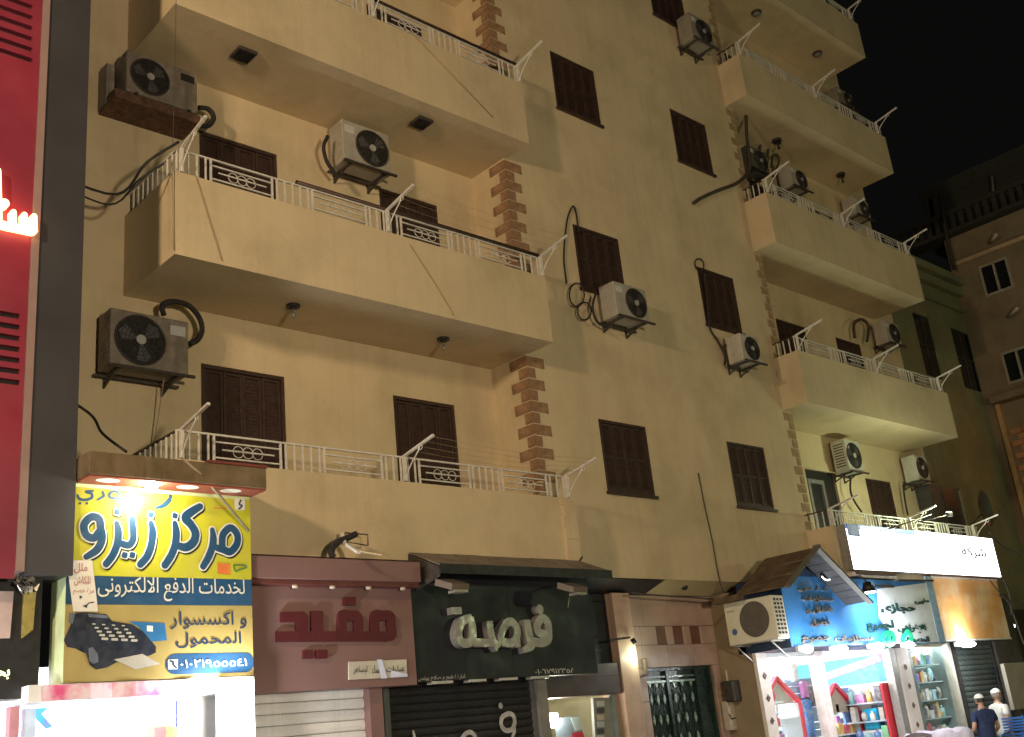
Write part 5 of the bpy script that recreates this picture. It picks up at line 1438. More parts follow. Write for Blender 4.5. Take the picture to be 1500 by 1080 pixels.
# window shelves
for z in (.88, 1.20, 1.56, 1.93):
    mb = MB(); mb.box(px1 + .02, px1 + .62, 10.55, 10.85, z - .025, z); mb.build('window_shelf', WR, sf)
goods([(px1 + .10 + q * .2, z) for z in (.88, 1.20, 1.56, 1.93) for q in range(3)], 10.6, 'goods on the window shelves', 'behind shop window')
rk = thing('shelf_rack', 'white wall rack packed with goods on the far side wall of the blue shop', 'shelf rack', (f0 - .2, 11.7, .13))
for z in (.5, .82, 1.14, 1.46, 1.78):
    mb = MB(); mb.box(f0 - .36, f0 - .04, 10.55, 13.1, z - .025, z); mb.build('shelf', mat('blue_grey_shelf', (.45, .52, .62), .4), rk)
for y in (10.52, 11.38, 12.24, 13.1):
    mb = MB(); mb.box(f0 - .38, f0 - .04, y - .02, y + .02, .13, 2.08); mb.build('upright', gmat[1] if y > 11 else REDR, rk)
cells = []
for z in (.5, .82, 1.14, 1.46, 1.78):
    y = 10.66
    while y < 13.0:
        if min(abs(y - q) for q in (11.38, 12.24)) > .1: cells.append((y, z))
        y += random.uniform(.15, .22)
goods(cells, 0, 'goods on the wall rack of the blue shop', 'on side rack', hmax=.28, side=f0 - .3)
# hanging clothes on the slat wall
for k, (px, py, c_, w_, h_) in enumerate(((1180, 1010, 4, .22, .28), (1192, 1020, 3, .3, .30), (1187, 1052, 1, .26, .62), (1165, 985, 9, .2, .3))):
    c = at(px, py, Y=11.1)
    mb = MB(); mb.poly([c + Vector((-w_ / 2, 0, h_ / 2 - .04)), c + Vector((-w_ * .2, 0, h_ / 2)), c + Vector((w_ * .2, 0, h_ / 2)), c + Vector((w_ / 2, 0, h_ / 2 - .04)), c + Vector((w_ * .36, 0, h_ * .15)), c + Vector((w_ * .4, 0, -h_ / 2)), c + Vector((0, 0, -h_ * .42)), c + Vector((-w_ * .4, 0, -h_ / 2)), c + Vector((-w_ * .36, 0, h_ * .15))], (0, .06, 0))
    tag(mb.build('hanging_garment', gmat[c_]), ('purple garment hanging on the slatted shop wall', 'black garment hanging on the slatted shop wall', 'long blue garment hanging low on the slatted shop wall', 'white garment hanging high on the slatted shop wall')[k], 'garment')
# blue water cooler in the doorway
c = at(1287, 1052, Y=10.9)
t = thing('water_container', 'translucent sky-blue container on a white stand in the shop doorway', 'container', (c.x, 10.9, 1.2))
mb = MB(); mb.bbox(c.x - .19, c.x + .19, 10.8, 11.1, c.z - .18, c.z + .18, .03); mb.build('tank', mat('sky_blue_plastic', (.03, .45, .75), .25), t)
mb = MB(); mb.cyl((c.x, 10.95, c.z + .18), (c.x, 10.95, c.z + .23), .04, 12); mb.build('cap', mat('grey_cap', (.3, .3, .3), .4), t)
mb = MB(); mb.bbox(c.x - .22, c.x + .24, 10.75, 11.15, .13, c.z - .19, .02); mb.build('stand', WR, t)

# ---- display window right of the door
f2, f3 = A(1336, 1000).x, A(1400, 1000).x
dw = thing('display_window', 'tall glazed display window crowded with coloured goods beside the dark shutter', 'display window', ((f2 + f3) / 2, fy, .13))
FR = mat('teal_grey_frame', (.16, .22, .23), .4)
mb = MB(); mb.box(f2 + .003, f2 + .10, fy - .05, fy + .1, .13, 2.80); mb.build('post', FR, dw)
mb = MB(); mb.box(f3 - .10, f3, fy - .05, fy + .1, .13, 2.80); mb.build('post', mat('cream_post', (.55, .52, .44), .5), dw)
mb = MB(); mb.box(f2 + .1, f3 - .1, fy - .03, fy + .08, 2.72, 2.80); mb.build('head_rail', FR, dw)
mb = MB(); mb.add([(f2 + .1, fy + .02, .5), (f3 - .1, fy + .02, .5), (f3 - .1, fy + .02, 2.72), (f2 + .1, fy + .02, 2.72)], [(0, 1, 2, 3)]); mb.build('glass', GLASS, dw)
mb = MB(); mb.box(f2 + .1, f3 - .1, fy - .03, fy + .08, .13, .5); mb.build('base', FR, dw)
mb = MB(); mb.box(f2 + .003, f3, 11.1, 11.14, .13, 2.8); mb.box(f3 - .02, f3, fy + .1, 11.1, .13, 2.8); mb.box(f2 + .002, f2 + .02, fy + .1, 11.1, .13, 2.8); mb.build('back_board', mat('pale_teal_board', (.40, .50, .50), .5, .1, 4), dw)
mb = MB(); mb.box(f2, f3, fy + .1, 11.14, 2.8, 2.83); mb.build('top_board', WR, dw)
for z in (.72, 1.05, 1.38, 1.71, 2.04, 2.36):
    mb = MB(); mb.box(f2 + .1, f3 - .1, 10.55, 11.09, z - .02, z); mb.build('shelf', mat('glass_shelf', (.45, .58, .58), .2), dw)
cells = []
for z in (.72, 1.05, 1.38, 1.71, 2.04, 2.36):
    x = f2 + .2
    while x < f3 - .18: cells.append((x, z)); x += random.uniform(.115, .15)
goods(cells, 10.6, 'goods in the tall display window', 'in tall display window', hmax=.30)
point('display_light', ((f2 + f3) / 2, 10.7, 2.62), 75, (.93, 1, .97), .1)
# frame top pieces above windows
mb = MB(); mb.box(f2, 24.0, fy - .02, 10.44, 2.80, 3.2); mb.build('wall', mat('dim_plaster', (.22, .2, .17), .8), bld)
# stall table with sheet in front of the display window
c = at(1375, 1072, Y=9.7)
t = thing('covered_stall', 'low stall covered with a crumpled lilac and white sheet', 'stall', (c.x, 9.7, .13))
mb = MB(); n = 10; 
vs = []; fs = []
for i in range(n + 1):
    for j in range(5):
        vs.append((c.x - .75 + 1.5 * i / n, 9.45 + .15 * j, c.z - .01 + .05 * math.sin(i * 1.7 + j) + random.uniform(-.02, .02)))
for i in range(n):
    for j in range(4): fs.append((i * 5 + j, (i + 1) * 5 + j, (i + 1) * 5 + j + 1, i * 5 + j + 1))
k = len(vs)
for i in range(n + 1): vs.append((c.x - .75 + 1.5 * i / n, 9.42 + .03 * math.sin(i * 2), c.z - .45))
for i in range(n): fs.append((i * 5, k + i, k + i + 1, (i + 1) * 5))
mb.add(vs, fs, True); mb.build('sheet', mat('lilac_sheet', (.68, .60, .72), .8, .08, 5), t)
for sx in (-.7, .7):
    for yy in (9.5, 9.98):
        mb = MB(); mb.box(c.x + sx - .02, c.x + sx + .02, yy, yy + .04, .13, c.z - .08); mb.build('leg', DARKM, t)

# ---- white sign on the lowest right balcony
wsn = thing('shop_sign', 'blinding white light-box shop sign hung on the lowest balcony', 'sign', (20.2, 9.8, 4.0))
sx0, sx1, sz0, sz1 = 17.32, 23.10, 3.97, 4.77
LB_ = mat('light_box_face', (.95, .97, 1.0), .4, .03, 2, emit=5.0)
mb = MB(); mb.box(sx0, sx1, 9.80, 9.82, sz0, sz1 - .09); mb.build('light_face', LB_, wsn)
lx = at(1263, 800, Y=9.79).x; mb = MB(); mb.box(sx0, lx, 9.785, 9.799, sz1 - .22, sz1 - .005); mb.build('navy_corner', mat('navy_corner_print', (.05, .08, .22), .4, .2, 2, emit=.5), wsn)
tw = at(1345, 800, Y=9.8).x
mb = MB(); mb.box(tw + .003, sx1, 9.80, 9.82, sz1 - .089, sz1); mb.build('light_face', LB_, wsn)
mb = MB(); mb.box(sx0, tw, 9.80, 9.82, sz1 - .088, sz1); mb.build('blue_header', mat('blue_header_print', (.14, .22, .50), .4, .15, 2, emit=.9), wsn)
for px in (1274, 1303):
    c = at(px, 788, Y=9.79)
    mb = MB(); mb.box(c.x - .22, c.x + .2, 9.79, 9.798, sz1 - .095, sz1 - .03); mb.build('white_tab', LB_, wsn)
mb = MB(); mb.box(sx0, sx1, 9.821, 9.985, sz0, sz1); mb.build('box', STEEL, wsn)
a, b = at(1410, 818, Y=9.8), at(1441, 803, Y=9.8)
lettering('شركة', a, b, 9.80, mat('grey_sign_letters', (.16, .18, .22), .5), wsn, bold=.005, depth=.02)
mb = MB(); mb.bar((sx0 + .02, 9.78, sz0 - .06), (at(1310, 836, Y=9.78).x, 9.78, sz0 - .06), .05, .06); mb.bar((at(1365, 845, Y=9.78).x, 9.78, sz0 - .04), (sx1, 9.78, sz0 - .04), .04, .04); mb.build('bottom_rail', mat('brown_rail', (.16, .09, .07), .5), wsn)
c = Vector((20.2, 9.25, 5.0))
t = thing('sign_floodlight', 'small greenish floodlight on a short arm over the white light-box sign', 'floodlight', c[:])
mb = MB(); mb.bbox(c.x - .09, c.x + .09, c.y - .03, c.y + .03, c.z - .05, c.z + .03, .01); mb.build('housing', DARKM, t)
mb = MB(); mb.box(c.x - .07, c.x + .07, c.y - .02, c.y + .02, c.z + .031, c.z + .036); mb.build('lens', emis('greenish_lens', (.88, 1, .72), 12), t)
mb = MB(); mb.tube([(c.x, c.y + .03, c.z - .02), (c.x, 9.99, c.z - .02)], .012, 6); mb.build('arm', DARKM, t)
point('sign_floodlight_light', c + Vector((0, 0, .10)), 130, (.86, 1, .62), .08)
cable('pole', [at(1290, 779, Y=9.7), at(1364, 754, Y=9.35)], .012, DARKM, 'dark thin pole jutting out over the white light-box sign', 'pole', smooth=False)
# cream strip and orange poster
mb = MB(); mb.box(17.3, 18.85, 9.86, 9.98, 3.84, 3.93); tag(mb.build('fascia_strip', mat('cream_strip', (.7, .62, .52), .5)), 'short cream strip under the left end of the white light-box sign', 'fascia')
po = thing('poster_panel', 'faded orange poster panel under the right end of the white sign', 'sign', (21.8, 9.9, 2.72))
p0x, p1x = at(1374, 900, Y=9.9).x, at(1472, 900, Y=9.9).x
m = mat('orange_poster_print', (.72, .36, .12), .4, .1, 1.2, col2=(.80, .66, .45), c2scale=1.3, dirt=.3, dirt_col=(.6, .25, .08))
mb = MB(); mb.box(p0x, p1x, 9.90, 9.915, 2.74, 3.90); mb.build('poster', m, po)
mb = MB(); mb.box(p0x, p1x, 9.916, 10.1, 2.72, 3.93); mb.build('box', STEEL, po)
for zz in (2.715, 3.905):
    mb = MB(); mb.box(p0x, p1x + .02, 9.885, 9.93, zz, zz + .03); mb.build('frame_bar', mat('pale_frame', (.6, .58, .5), .4), po)
d = bpy.data.lights.new('poster_beam', 'SPOT'); d.energy = 45; d.color = (1, .98, .93); d.spot_size = rad(110); d.spot_blend = 1; d.shadow_soft_size = .08
o = bpy.data.objects.new('poster_beam', d); COL.objects.link(o); o.location = (p0x + .7, 9.35, 2.75); o.rotation_euler = (rad(140), 0, 0)

# ---- dark shutter, panel and crates at the far end of the pavement
r0, r1 = f3 + .06, at(1463, 1000, Y=10.3).x
roller('roller_shutter', 'dark grey roller shutter behind the two men', r0 + .05, r1 - .05, .13, 2.78, 10.3, mat('dark_grey_slats', (.10, .125, .12), .35, .15, 6), .10, mat('dark_guide2', (.03, .03, .03), .5))
mb = MB(); mb.box(r1 + .02, 24.1, 10.2, 10.45, .13, 3.7); mb.build('wall', mat('dark_grimy_wall', (.07, .065, .055), .8, .2, 4), bld)
c = at(1487, 1004, Y=9.7)
mb = MB(); mb.bbox(c.x - .28, c.x + .9, 9.7, 9.78, c.z - .45, c.z + .42, .01); tag(mb.build('board', mat('beige_board', (.33, .30, .24), .7, .12, 3)), 'large beige board leaning at the right edge beyond the men', 'board')
mb = MB(); mb.box(c.x + .1, c.x + .2, 9.72, 9.76, .13, c.z - .451); tag(mb.build('board_post', DARKM), 'dark post carrying the beige board at the right edge', 'post')
CR = mat('blue_crate_plastic', (.02, .14, .48), .4, .1, 5)
for k in range(4):
    c = at(1492, 1056 + k * 22, Y=9.3); z = 1.02 - k * .27
    cx_ = c.x
    t = thing('crate', 'blue plastic crate at the right edge, %s of its stack' % ('top', 'second from the top', 'third from the top', 'bottom')[k], 'crate', (cx_, 9.3, z), 'stacked blue crates')
    mb = MB()
    for a_ in range(5):
        zz = z + a_ * .052
        mb.box(cx_ - .25, cx_ + .35, 9.1, 9.115, zz, zz + .032); mb.box(cx_ - .25, cx_ - .235, 9.116, 9.5, zz, zz + .032)
    mb.build('side_slats', CR, t)
    mb = MB()
    for xx in (cx_ - .245, cx_ + .03, cx_ + .33): mb.box(xx, xx + .03, 9.09, 9.12, z, z + .26)
    mb.build('ribs', CR, t)
    mb = MB(); mb.box(cx_ - .24, cx_ + .34, 9.13, 9.5, z + .005, z + .02); mb.build('base', CR, t)

# dark enclosure and clutter at the outer end of the lowest right balcony
ecx0, ecx1 = 23.22, 24.75
t = thing('enclosure', 'dark grey closed cabin at the outer end of the lowest balcony', 'cabin', (24, 11, 4.8))
mb = MB(); mb.box(ecx0, ecx1, 10.95, 11.28, 4.2, 6.25); mb.build('body', mat('dark_grey_sheet', (.045, .045, .045), .6, .2, 3), t)
mb = MB(); mb.box(ecx0 + .55, ecx0 + 1.2, 10.93, 10.948, 4.5, 6.1); mb.build('dark_opening', BLACKP, t)
mb = MB(); mb.box(ecx1 - .12, ecx1 + .02, 10.92, 10.949, 4.3, 6.2); mb.build('edge_strip', mat('olive_strip', (.16, .15, .10), .6), t)
c = at(1443, 745, Y=10.6)
t = thing('satellite_dish', 'dark satellite dish seen nearly edge-on beyond the lowest balcony', 'satellite dish', c[:])
mb = MB()
n = 20; vs = [(c.x, c.y + .1, c.z)]; fs = []
for j, f in enumerate((.4, .75, 1)):
    for i in range(n):
        a = 2 * pi * i / n; vs.append((c.x + .33 * f * math.cos(a), c.y + .1 - .12 * f * f, c.z + .42 * f * math.sin(a)))
for i in range(n): fs.append((0, 1 + i, 1 + (i + 1) % n))
for j in range(2):
    for i in range(n): fs.append((1 + j * n + i, 1 + (j + 1) * n + i, 1 + (j + 1) * n + (i + 1) % n, 1 + j * n + (i + 1) % n))
mb.add(vs, fs, True); mb.build('dish', mat('dark_dish', (.05, .048, .04), .5), t)
mb = MB(); mb.tube([(c.x, c.y + .1, c.z - .1), (c.x, 11.2, c.z - .4), (c.x - .2, 11.9, c.z - .6)], .02, 6); mb.tube([(c.x, c.y - .02, c.z - .42), (c.x, c.y - .35, c.z - .1)], .01, 6); mb.build('arm', DARKM, t)

# ================================================================ far buildings
gb = thing('green_building', 'dim olive building with tall dark windows beyond the balconies', 'building', (27.5, 12, 0))
GRN = mat('olive_render', (.19, .20, .11), .9, .12, 1.2, .3, 20, dirt=.3, dirt_col=(.08, .08, .05), streak=.4)
gw = []
for p, q in (((1337, 457), (1380, 556)), ((1393, 480), (1438, 575))):
    a, b = at(*p, Y=12), at(*q, Y=12)
    gw.append((a.x - .05, b.x + .12, b.z, a.z))
gtop = at(1345, 384, Y=12).z
mb = MB(); wall_holes(mb, 24.1, 30.0, 0, gtop - .3, 12, .08, gw); mb.build('wall', GRN, gb)
for k, (dz, dy, hh) in enumerate(((0, .30, .22), (-.30, .18, .25), (-.85, .10, .12))):
    mb = MB(); mb.box(24.1, 30.0, 12 - dy, 11.998, gtop - .25 + dz - hh * .5, gtop - .25 + dz + hh * .5); mb.build('cornice', GRN, gb)
mb = MB(); mb.box(24.1, 30.0, 12.001, 20, gtop - .32, gtop - .3); mb.build('roof', CONC, gb)
for (a, b, c_, d_) in gw:
    f = MB(); f.box(a + .002, b - .002, 12.05, 12.07, c_ + .002, d_ - .002); f = f.build('window', DGLASS, gb)
    g2 = MB(); g2.box((a + b) / 2 - .03, (a + b) / 2 + .03, 12.03, 12.049, c_, d_); g2.box(a, b, 12.031, 12.0495, (c_ + d_) / 2, (c_ + d_) / 2 + .05); g2.build('shutter_frame', DARKM, f)
mb = MB(); mb.box(24.6, 29.8, 11.6, 11.99, .13, 3.6); mb.build('dark_shopfront', mat('dark_front', (.03, .03, .028), .6, .2, 2), gb)

bb = thing('brown_building', 'brown building with white-framed windows and a balustraded roof closing the street', 'building', (30, 8, 0))
BRN = mat('brown_render', (.20, .145, .09), .9, .15, 1.0, .4, 18, dirt=.4, dirt_col=(.12, .08, .05), streak=.3)
BX, BY = 30.0, 11.72
ztop = 14.4
def wall_x(mb, y0, y1, z0, z1, x, t, holes):
    """wall facing -X"""
    tmp = MB(); wall_holes(tmp, y0, y1, z0, z1, x, t, holes)
    n = len(mb.v); mb.v += [(v[1], v[0], v[2]) for v in tmp.v]; mb.f += [tuple(n + i for i in reversed(f)) for f in tmp.f]
bw = []
for p, q in (((1441, 392), (1478, 430)), ((1474, 519), (1512, 558))):
    a, b = at(p[0] + 2, (p[1] + q[1]) / 2 + 4, X=BX), at(q[0], (p[1] + q[1]) / 2 - 8, X=BX)
    c_ = at(*p, X=BX).z; d_ = at(p[0] + 5, q[1] + 2, X=BX).z
    bw.append((b.y, a.y, d_, c_))
for k in range(1, 5): bw.append((bw[0][0] - 2.2 * k, bw[0][1] - 2.2 * k, bw[0][2], bw[0][3])); bw.append((bw[1][0] - 2.2 * k, bw[1][1] - 2.2 * k, bw[1][2], bw[1][3]))
mb = MB(); wall_x(mb, -6, 12.0, 0, ztop, BX, .25, bw); mb.add([(BX, 12.0, gtop - .3), (BX + 10, 12.0, gtop - .3), (BX + 10, 12.0, ztop), (BX, 12.0, ztop)], [(3, 2, 1, 0)]); mb.build('wall', BRN, bb)
WF = mat('dim_white_frame', (.30, .26, .21), .5)
for (a, b, c_, d_) in bw:
    f = MB(); t_ = .07
    f.box(BX - .03, BX + .05, a - t_, a, c_ - t_, d_ + t_); f.box(BX - .03, BX + .05, b, b + t_, c_ - t_, d_ + t_); f.box(BX - .03, BX + .05, a, b, d_, d_ + t_); f.box(BX - .03, BX + .05, a, b, c_ - t_, c_); f.box(BX - .02, BX + .04, (a + b) / 2 - .03, (a + b) / 2 + .03, c_, d_)
    f = f.build('window', WF, bb)
    g2 = MB(); g2.box(BX + .05, BX + .06, a, b, c_, d_); g2.build('pane', DGLASS, f)
zs_ = at(1450, 369, X=BX).z
mb = MB(); mb.box(BX - .10, BX - .003, -6, at(1402, 388, X=BX).y, zs_ - .05, zs_ + .06); mb.build('string_course', mat('pale_string', (.40, .28, .17), .8), bb)
mb = MB(); mb.box(BX - .35, BX + .3, -6, BY + 2, ztop - .001, ztop + .12); mb.build('cornice', mat('dark_cornice', (.028, .024, .018), .8), bb)
bm_ = MB(); bm_.box(-.05, .05, -.07, .07, 0, .5); bme = bm_.mesh('baluster', MATS['dark_cornice'])
for k in range(60): place(bme, 'baluster', (BX - .15, BY + 1.8 - k * .25, ztop + .12), bb)
mb = MB(); mb.box(BX - .25, BX - .05, -6, BY + 2, ztop + .62, ztop + .74); mb.build('parapet_rail', MATS['dark_cornice'], bb)
mb = MB(); mb.box(BX + .8, BX + 5, 3, BY + 1, ztop + .1, ztop + 2.2); mb.build('roof_cabin', mat('very_dark_wall', (.03, .03, .025), .9), bb)
# arched ledge and brick lower storey in the orange light
zl = at(1462, 594, X=BX).z
mb = MB(); mb.box(BX - .42, BX - .003, -6, BY - .02, zl, zl + .18); mb.build('ledge', BRN, bb)
BRK = mat('orange_brick_paint', (.34, .16, .07), .85, .25, 6, .5, 25, dirt=.3)
mb = MB(); mb.box(0, .05, 0, .36, 0, .15); bkm = mb.mesh('brick', BRK)
yy0 = at(1475, 650, X=BX).y
cnt = 0
for r_ in range(22):
    for c_ in range(8):
        y = BY - .15 - .38 * (c_ + 1) - (.19 if r_ % 2 else 0); z = zl - .9 - r_ * .17
        o = place(bkm, 'brick', (BX - .04 - random.uniform(0, .035), y, z), bb)
mb = MB(); mb.box(BX - .14, BX - .003, BY - .14, BY - .02, 0, zl); mb.build('corner_strip', mat('orange_corner', (.45, .25, .12), .8), bb)
# poles and clutter on roofs
cable('pole', [at(1377, 285, X=29.6), at(1386, 345, X=29.6), at(1398, 395, X=29.6)], .05, mat('dark_pole', (.03, .025, .02), .7), 'dark pole rising over the roof edge of the brown building', 'pole', smooth=False)
cable('pole', [at(1453, 258, X=30.5), at(1457, 298, X=30.5)], .04, mat('grey_pole', (.16, .15, .13), .6), 'pale pole standing above the balustraded roof', 'pole', smooth=False)
for k, (p, q) in enumerate((((1450, 356), (1459, 344)), ((1477, 464), (1490, 452)), ((1370, 400), (1378, 395)))):
    cable('bracket_lamp', [at(*p, X=29.85), at(*q, X=29.5)], .05, mat('pale_bracket', (.45, .38, .28), .5), ('pale stub on the brown wall under the roof edge', 'pale stub on the brown wall between the two windows', 'pale stub low above the olive cornice')[k], 'bracket', smooth=False)
# street cables at the right
RC = mat('street_cable', (.09, .085, .08), .7)
for k, pts in enumerate((((1432, 800), (1450, 850), (1475, 880), (1486, 905), (1500, 945)), ((1462, 872), (1480, 880), (1500, 884)), ((1455, 790), (1462, 830), (1478, 870), (1482, 900)), ((1448, 780), (1470, 800), (1500, 815)))):
    cable('cable', [at(*p, Y=9.9) for p in pts], .018, RC, ('grey street cable drooping past the orange poster', 'short grey street cable crossing the drooping one at the right edge', 'grey cable hanging straight beside the white sign', 'grey cable running off the right edge above the orange poster')[k], 'cable')
lp = at(1485, 917, Y=10.3)
mb = MB(); mb.dome(lp, .03, .03, .035, 3.1, 10, 6); tag(mb.build('small_bulb', emis('tiny_bulb', (1, 1, .95), 18)), 'tiny bright bulb in the dark at the right edge', 'bulb')

# ================================================================ people
SKIN = mat('skin', (.42, .24, .16), .55, .06, 8)
def skin_mesh(name, joints, edges, m, parent, sub=2):
    me = bpy.data.meshes.new(name)
    me.from_pydata([j[0] for j in joints], edges, [])
    me.materials.append(m)
    o = bpy.data.objects.new(name, me); COL.objects.link(o)
    sk = o.modifiers.new('skin', 'SKIN'); sk.use_smooth_shade = True
    layer = me.skin_vertices[0].data if me.skin_vertices else None
    if layer is None:
        bpy.context.view_layer.objects.active = o
        me.skin_vertices.new() if hasattr(me.skin_vertices, 'new') else None
        layer = me.skin_vertices[0].data
    for i, j in enumerate(joints):
        r = j[1]
        layer[i].radius = (r, r) if not isinstance(r, tuple) else r
        layer[i].use_root = (i == 0)
    sb = o.modifiers.new('sub', 'SUBSURF'); sb.levels = sub; sb.render_levels = sub
    dg = bpy.context.evaluated_depsgraph_get(); dg.update()
    me2 = bpy.data.meshes.new_from_object(o.evaluated_get(dg))
    me2.name = name
    o.modifiers.clear(); o.data = me2
    if not me2.materials: me2.materials.append(m)
    for p in me2.polygons: p.use_smooth = True
    o.parent = parent
    return o
def person(loc, rz, h, label, shirt, trousers, cap, hair, pose, beard=None):
    """local frame: faces -Y; arms by the joints given in pose"""
    t = thing('person', label, 'man', loc, None, rz)
    s = h / 1.75
    V = lambda x, y, z: (x * s, y * s, z * s)
    J = [(V(0, 0, .98), (.135 * s, .095 * s)), (V(0, -.01, 1.15), (.145 * s, .11 * s)), (V(0, .0, 1.36), (.17 * s, .115 * s)), (V(0, .02, 1.47), (.085 * s, .075 * s)), (V(0, .0, 1.54), .055 * s),
         (V(0, -.015, 1.62), (.072 * s, .088 * s)), (V(0, -.01, 1.69), (.07 * s, .085 * s))]
    E = [(0, 1), (1, 2), (2, 3), (3, 4), (4, 5), (5, 6)]
    for sx in (-1, 1):
        k = len(J)
        J += [(V(sx * .10, 0, .90), .095 * s), (V(sx * .11, -.01, .50), .06 * s), (V(sx * .115, .02, .09), .042 * s), (V(sx * .12, -.12, .04), .035 * s)]
        E += [(0, k), (k, k + 1), (k + 1, k + 2), (k + 2, k + 3)]
        sh_, el, wr = [pose[sx][i] for i in range(3)]
        k = len(J)
        J += [(V(*sh_), .062 * s), (V(*el), .042 * s), (V(*wr), .030 * s)]
        E += [(2, k), (k, k + 1), (k + 1, k + 2)]
        d = (Vector(wr) - Vector(el)).normalized()
        side_ = d.cross(Vector((0, 0, 1)) if abs(d.z) < .9 else Vector((1, 0, 0))).normalized()
        palm = Vector(wr) + d * .06
        pk_ = len(J); J.append((V(*palm), (.032 * s, .018 * s))); E.append((k + 2, pk_))
        up_ = side_
        for fi, (off, ln) in enumerate(((-.028, .07), (-.010, .085), (.010, .08), (.028, .06))):
            a = palm + up_ * off + d * .045; b = a + d * ln * .5 + Vector((0, -.008, -.004)); c_ = b + d * ln * .4 + Vector((0, -.016, -.01))
            q = len(J); J += [(V(*a), .0095 * s), (V(*b), .009 * s), (V(*c_), .0075 * s)]; E += [(pk_, q), (q, q + 1), (q + 1, q + 2)]
        a = palm + up_ * (-.04) * 1 + d * .0; b = a + up_ * -.012 + d * .035
        q = len(J); J += [(V(*a), .011 * s), (V(*b), .009 * s)]; E += [(pk_, q), (q, q + 1)]
    skin_mesh('body', J, E, SKIN, t)
    # head shapes: nose, ears, brow, jaw hair, cap
    hc = Vector(V(0, -.01, 1.645))
    mb = MB(); mb.dome(hc, .078 * s, .098 * s, .115 * s, 3.14, 20, 14)
    mb.dome(hc + Vector((0, -.098, -.015)) * s, .014 * s, .022 * s, .028 * s, 3.14, 10, 8)
    for sx in (-1, 1): mb.dome(hc + Vector((sx * .078, .01, -.01)) * s, .010 * s, .020 * s, .032 * s, 3.14, 10, 8)
    mb.dome(hc + Vector((0, -.088, -.060)) * s, .024 * s, .010 * s, .008 * s, 3.14, 10, 6)
    mb.build('head', SKIN, t, local=True)
    mb = MB()
    for sx in (-1, 1): mb.dome(hc + Vector((sx * .030, -.086, .012)) * s, .012 * s, .008 * s, .006 * s, 3.14, 8, 6)
    mb.build('eyes', BLACKP, t, local=True)
    mb = MB(); mb.dome(hc + Vector((0, .012, .0)) * s, .083 * s, .100 * s, .118 * s, 1.9, 20, 10)
    mb.v = [v if not (v[1] < -.06 * s and v[2] < hc.z + .06 * s) else (v[0] * .8, -.05 * s, v[2]) for v in mb.v]
    mb.build('hair', hair, t, local=True)
    if beard:
        mb = MB(); mb.dome(hc + Vector((0, -.02, -.03)) * s, .078 * s, .088 * s, -.098 * s, 1.25, 18, 8); mb.build('beard', beard, t, local=True)
    mb = MB(); mb.dome(hc + Vector((0, .008, .045)) * s, .088 * s, .103 * s, .080 * s, 1.62, 22, 8); mb.build('cap', cap, t, local=True)
    # shirt
    J = [(V(0, 0, .80), (.195 * s, .155 * s)), (V(0, -.01, 1.15), (.18 * s, .145 * s)), (V(0, .0, 1.36), (.19 * s, .135 * s)), (V(0, .02, 1.46), (.10 * s, .09 * s))]
    E = [(0, 1), (1, 2), (2, 3)]
    for sx in (-1, 1):
        sh_, el, wr = [Vector(pose[sx][i]) for i in range(3)]
        k = len(J); J += [(V(*sh_), .080 * s), (V(*(sh_ * .35 + el * .65)), .066 * s)]; E += [(2, k), (k, k + 1)]
        if pose.get('long'): 
            J += [(V(*(el * .3 + wr * .7)), .048 * s)]; E += [(k + 1, k + 2)]
    skin_mesh('shirt', J, E, shirt, t)
    mb = MB(); mb.ring(Vector(V(0, .015, 1.475)), .072 * s, .014 * s, 'z', 18, 6); mb.build('collar', shirt, t, local=True)
    J = [(V(0, 0, .95), (.165 * s, .125 * s))]; E = []
    for sx in (-1, 1):
        k = len(J); J += [(V(sx * .10, 0, .84), .105 * s), (V(sx * .11, -.01, .50), .080 * s), (V(sx * .115, .02, .13), .065 * s)]; E += [(0, k), (k, k + 1), (k + 1, k + 2)]
    skin_mesh('trousers', J, E, trousers, t)
    for sx in (-1, 1):
        mb = MB(); mb.dome(Vector(V(sx * .12, -.07, .0)), .05 * s, .14 * s, .09 * s, 1.57, 14, 6); mb.build('shoe', BLACKP, t, local=True)
    return t
poseA = {-1: ((-.20, .01, 1.40), (-.27, .03, 1.12), (-.24, -.16, .98)), 1: ((.20, .01, 1.40), (.28, .04, 1.13), (.30, -.20, 1.02))}
poseB = {-1: ((-.19, .01, 1.40), (-.24, .05, 1.12), (-.22, -.02, .86)), 1: ((.19, .01, 1.40), (.25, .04, 1.12), (.24, -.08, .88))}
NAVS = mat('navy_cotton', (.018, .03, .085), .85, .12, 10)
WHT = mat('white_cotton', (.74, .73, .68), .85, .06, 8)
TR = mat('dark_trousers', (.03, .03, .035), .85, .15, 8)
CAP = mat('white_knit_cap', (.74, .72, .68), .9, .08, 25)
HAIR = mat('dark_hair', (.03, .022, .018), .8, .2, 40)
GHAIR = mat('grey_hair', (.25, .22, .19), .8, .2, 40)
pa = at(1433, 1018, Y=9.35); pb = at(1457, 1010, X=21.4)
person((pa.x, 9.35, .13), rad(150), pa.z - .13, 'man in a navy shirt and white cap seen from behind at the dark shutter', NAVS, TR, CAP, HAIR, poseA, HAIR)
person((pb.x, pb.y, .13), rad(62), pb.z - .13, 'older man in a white shirt and white cap in profile facing the right edge', WHT, mat('grey_trousers', (.1, .1, .1), .85), CAP, GHAIR, poseB, GHAIR)

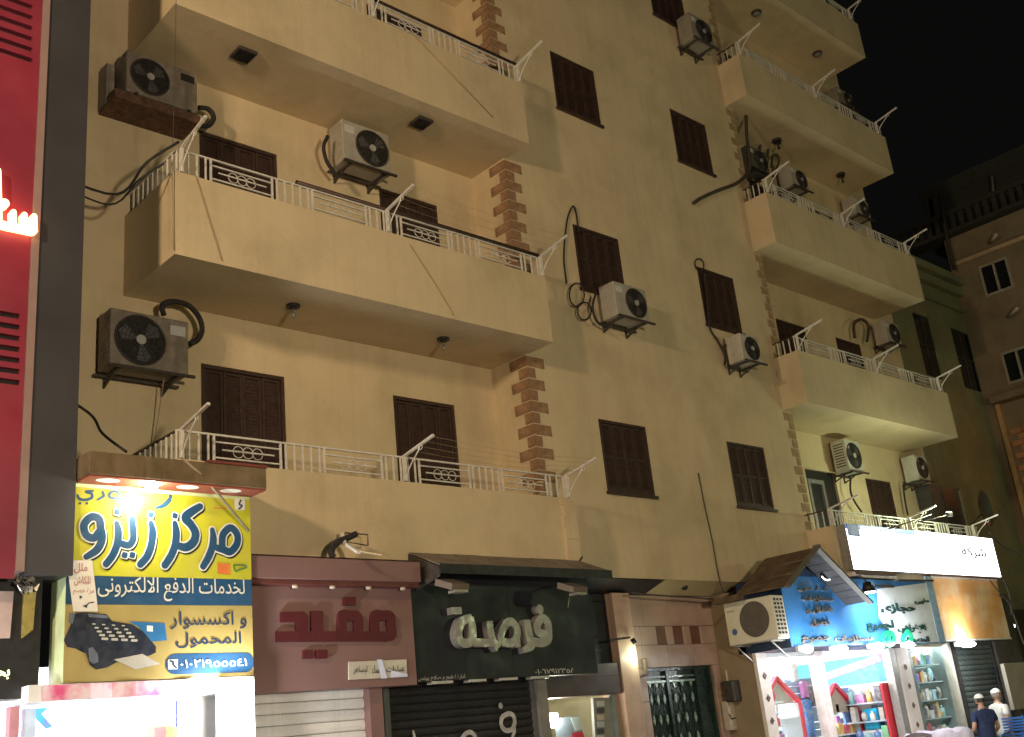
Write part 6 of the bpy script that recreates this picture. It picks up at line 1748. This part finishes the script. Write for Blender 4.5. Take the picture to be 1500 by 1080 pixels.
# ================================================================ street lamps (across the street, out of view; the middle and right ones are added fill)
def street_lamp(pos, power, color, label, arm_to):
    x, y, z = pos
    bx, by = arm_to
    t = thing('street_lamp', label, 'street lamp', (bx, by, 0), 'street lamps across the street')
    mb = MB(); mb.tube([(bx, by, 0), (bx, by, z - .6), (bx, by, z)], [.11, .07, .06], 12); mb.cyl((bx, by, 0), (bx, by, .3), .16, 12); mb.build('pole', STEEL, t)
    d = Vector((x - bx, y - by, 0)); 
    mb = MB(); mb.tube([(bx, by, z - .1), (bx + d.x * .5, by + d.y * .5 - .2, z - .05), (x, y - .42, z - .1)], .04, 8); mb.build('arm', STEEL, t)
    mb = MB(); mb.bbox(x - .35, x + .35, y - .42, y - .29, z - .2, z + .2, .03); mb.build('head', GREYP, t)  # housing set behind the light, shaped so it also shines upward
    mb = MB(); mb.box(x - .28, x + .28, y - .288, y - .27, z - .15, z + .15); mb.build('lens', emis('lamp_lens_%s' % ('a' if x < 0 else 'b' if x > 5 else 'c'), color, 30), t)
    point('street_lamp_light', (x, y, z), power, color, .45)
street_lamp(LAMP_LEFT['pos'], LAMP_LEFT['power'], LAMP_LEFT['color'], 'tall sodium street lamp up the street from the red tower', (-7.5, 1.9))
street_lamp(FILL_RIGHT['pos'], FILL_RIGHT['power'], FILL_RIGHT['color'], 'added fill lamp on the opposite side facing the right balconies', (22.0, -7.8))
street_lamp(FILL_MID['pos'], FILL_MID['power'], FILL_MID['color'], 'added low fill lamp on the opposite side nearest the yellow sign', (1.4, -8.6))
# orange wall lamp under the ledge of the brown building
t = thing('wall_lamp', 'orange lamp fixed under the ledge of the brown building', 'lamp', (BX - .8, 10.0, zl - .3))
mb = MB(); mb.tube([(BX - .01, 10.0, zl - .2), (BX - .8, 10.0, zl - .15)], .03, 8); mb.build('arm', DARKM, t)
mb = MB(); mb.cyl((BX - .8, 10.0, zl - .14), (BX - .8, 10.0, zl - .34), .06, 14, .16); mb.build('shade', BLACKP, t)
d = bpy.data.lights.new('wall_lamp_light', 'SPOT'); d.energy = 900; d.color = (1, .42, .10); d.spot_size = rad(85); d.spot_blend = .3; d.shadow_soft_size = .06
o = bpy.data.objects.new('wall_lamp_light', d); COL.objects.link(o); o.location = (BX - .8, 9.1, zl - .42); o.rotation_euler = (0, rad(-42), 0)
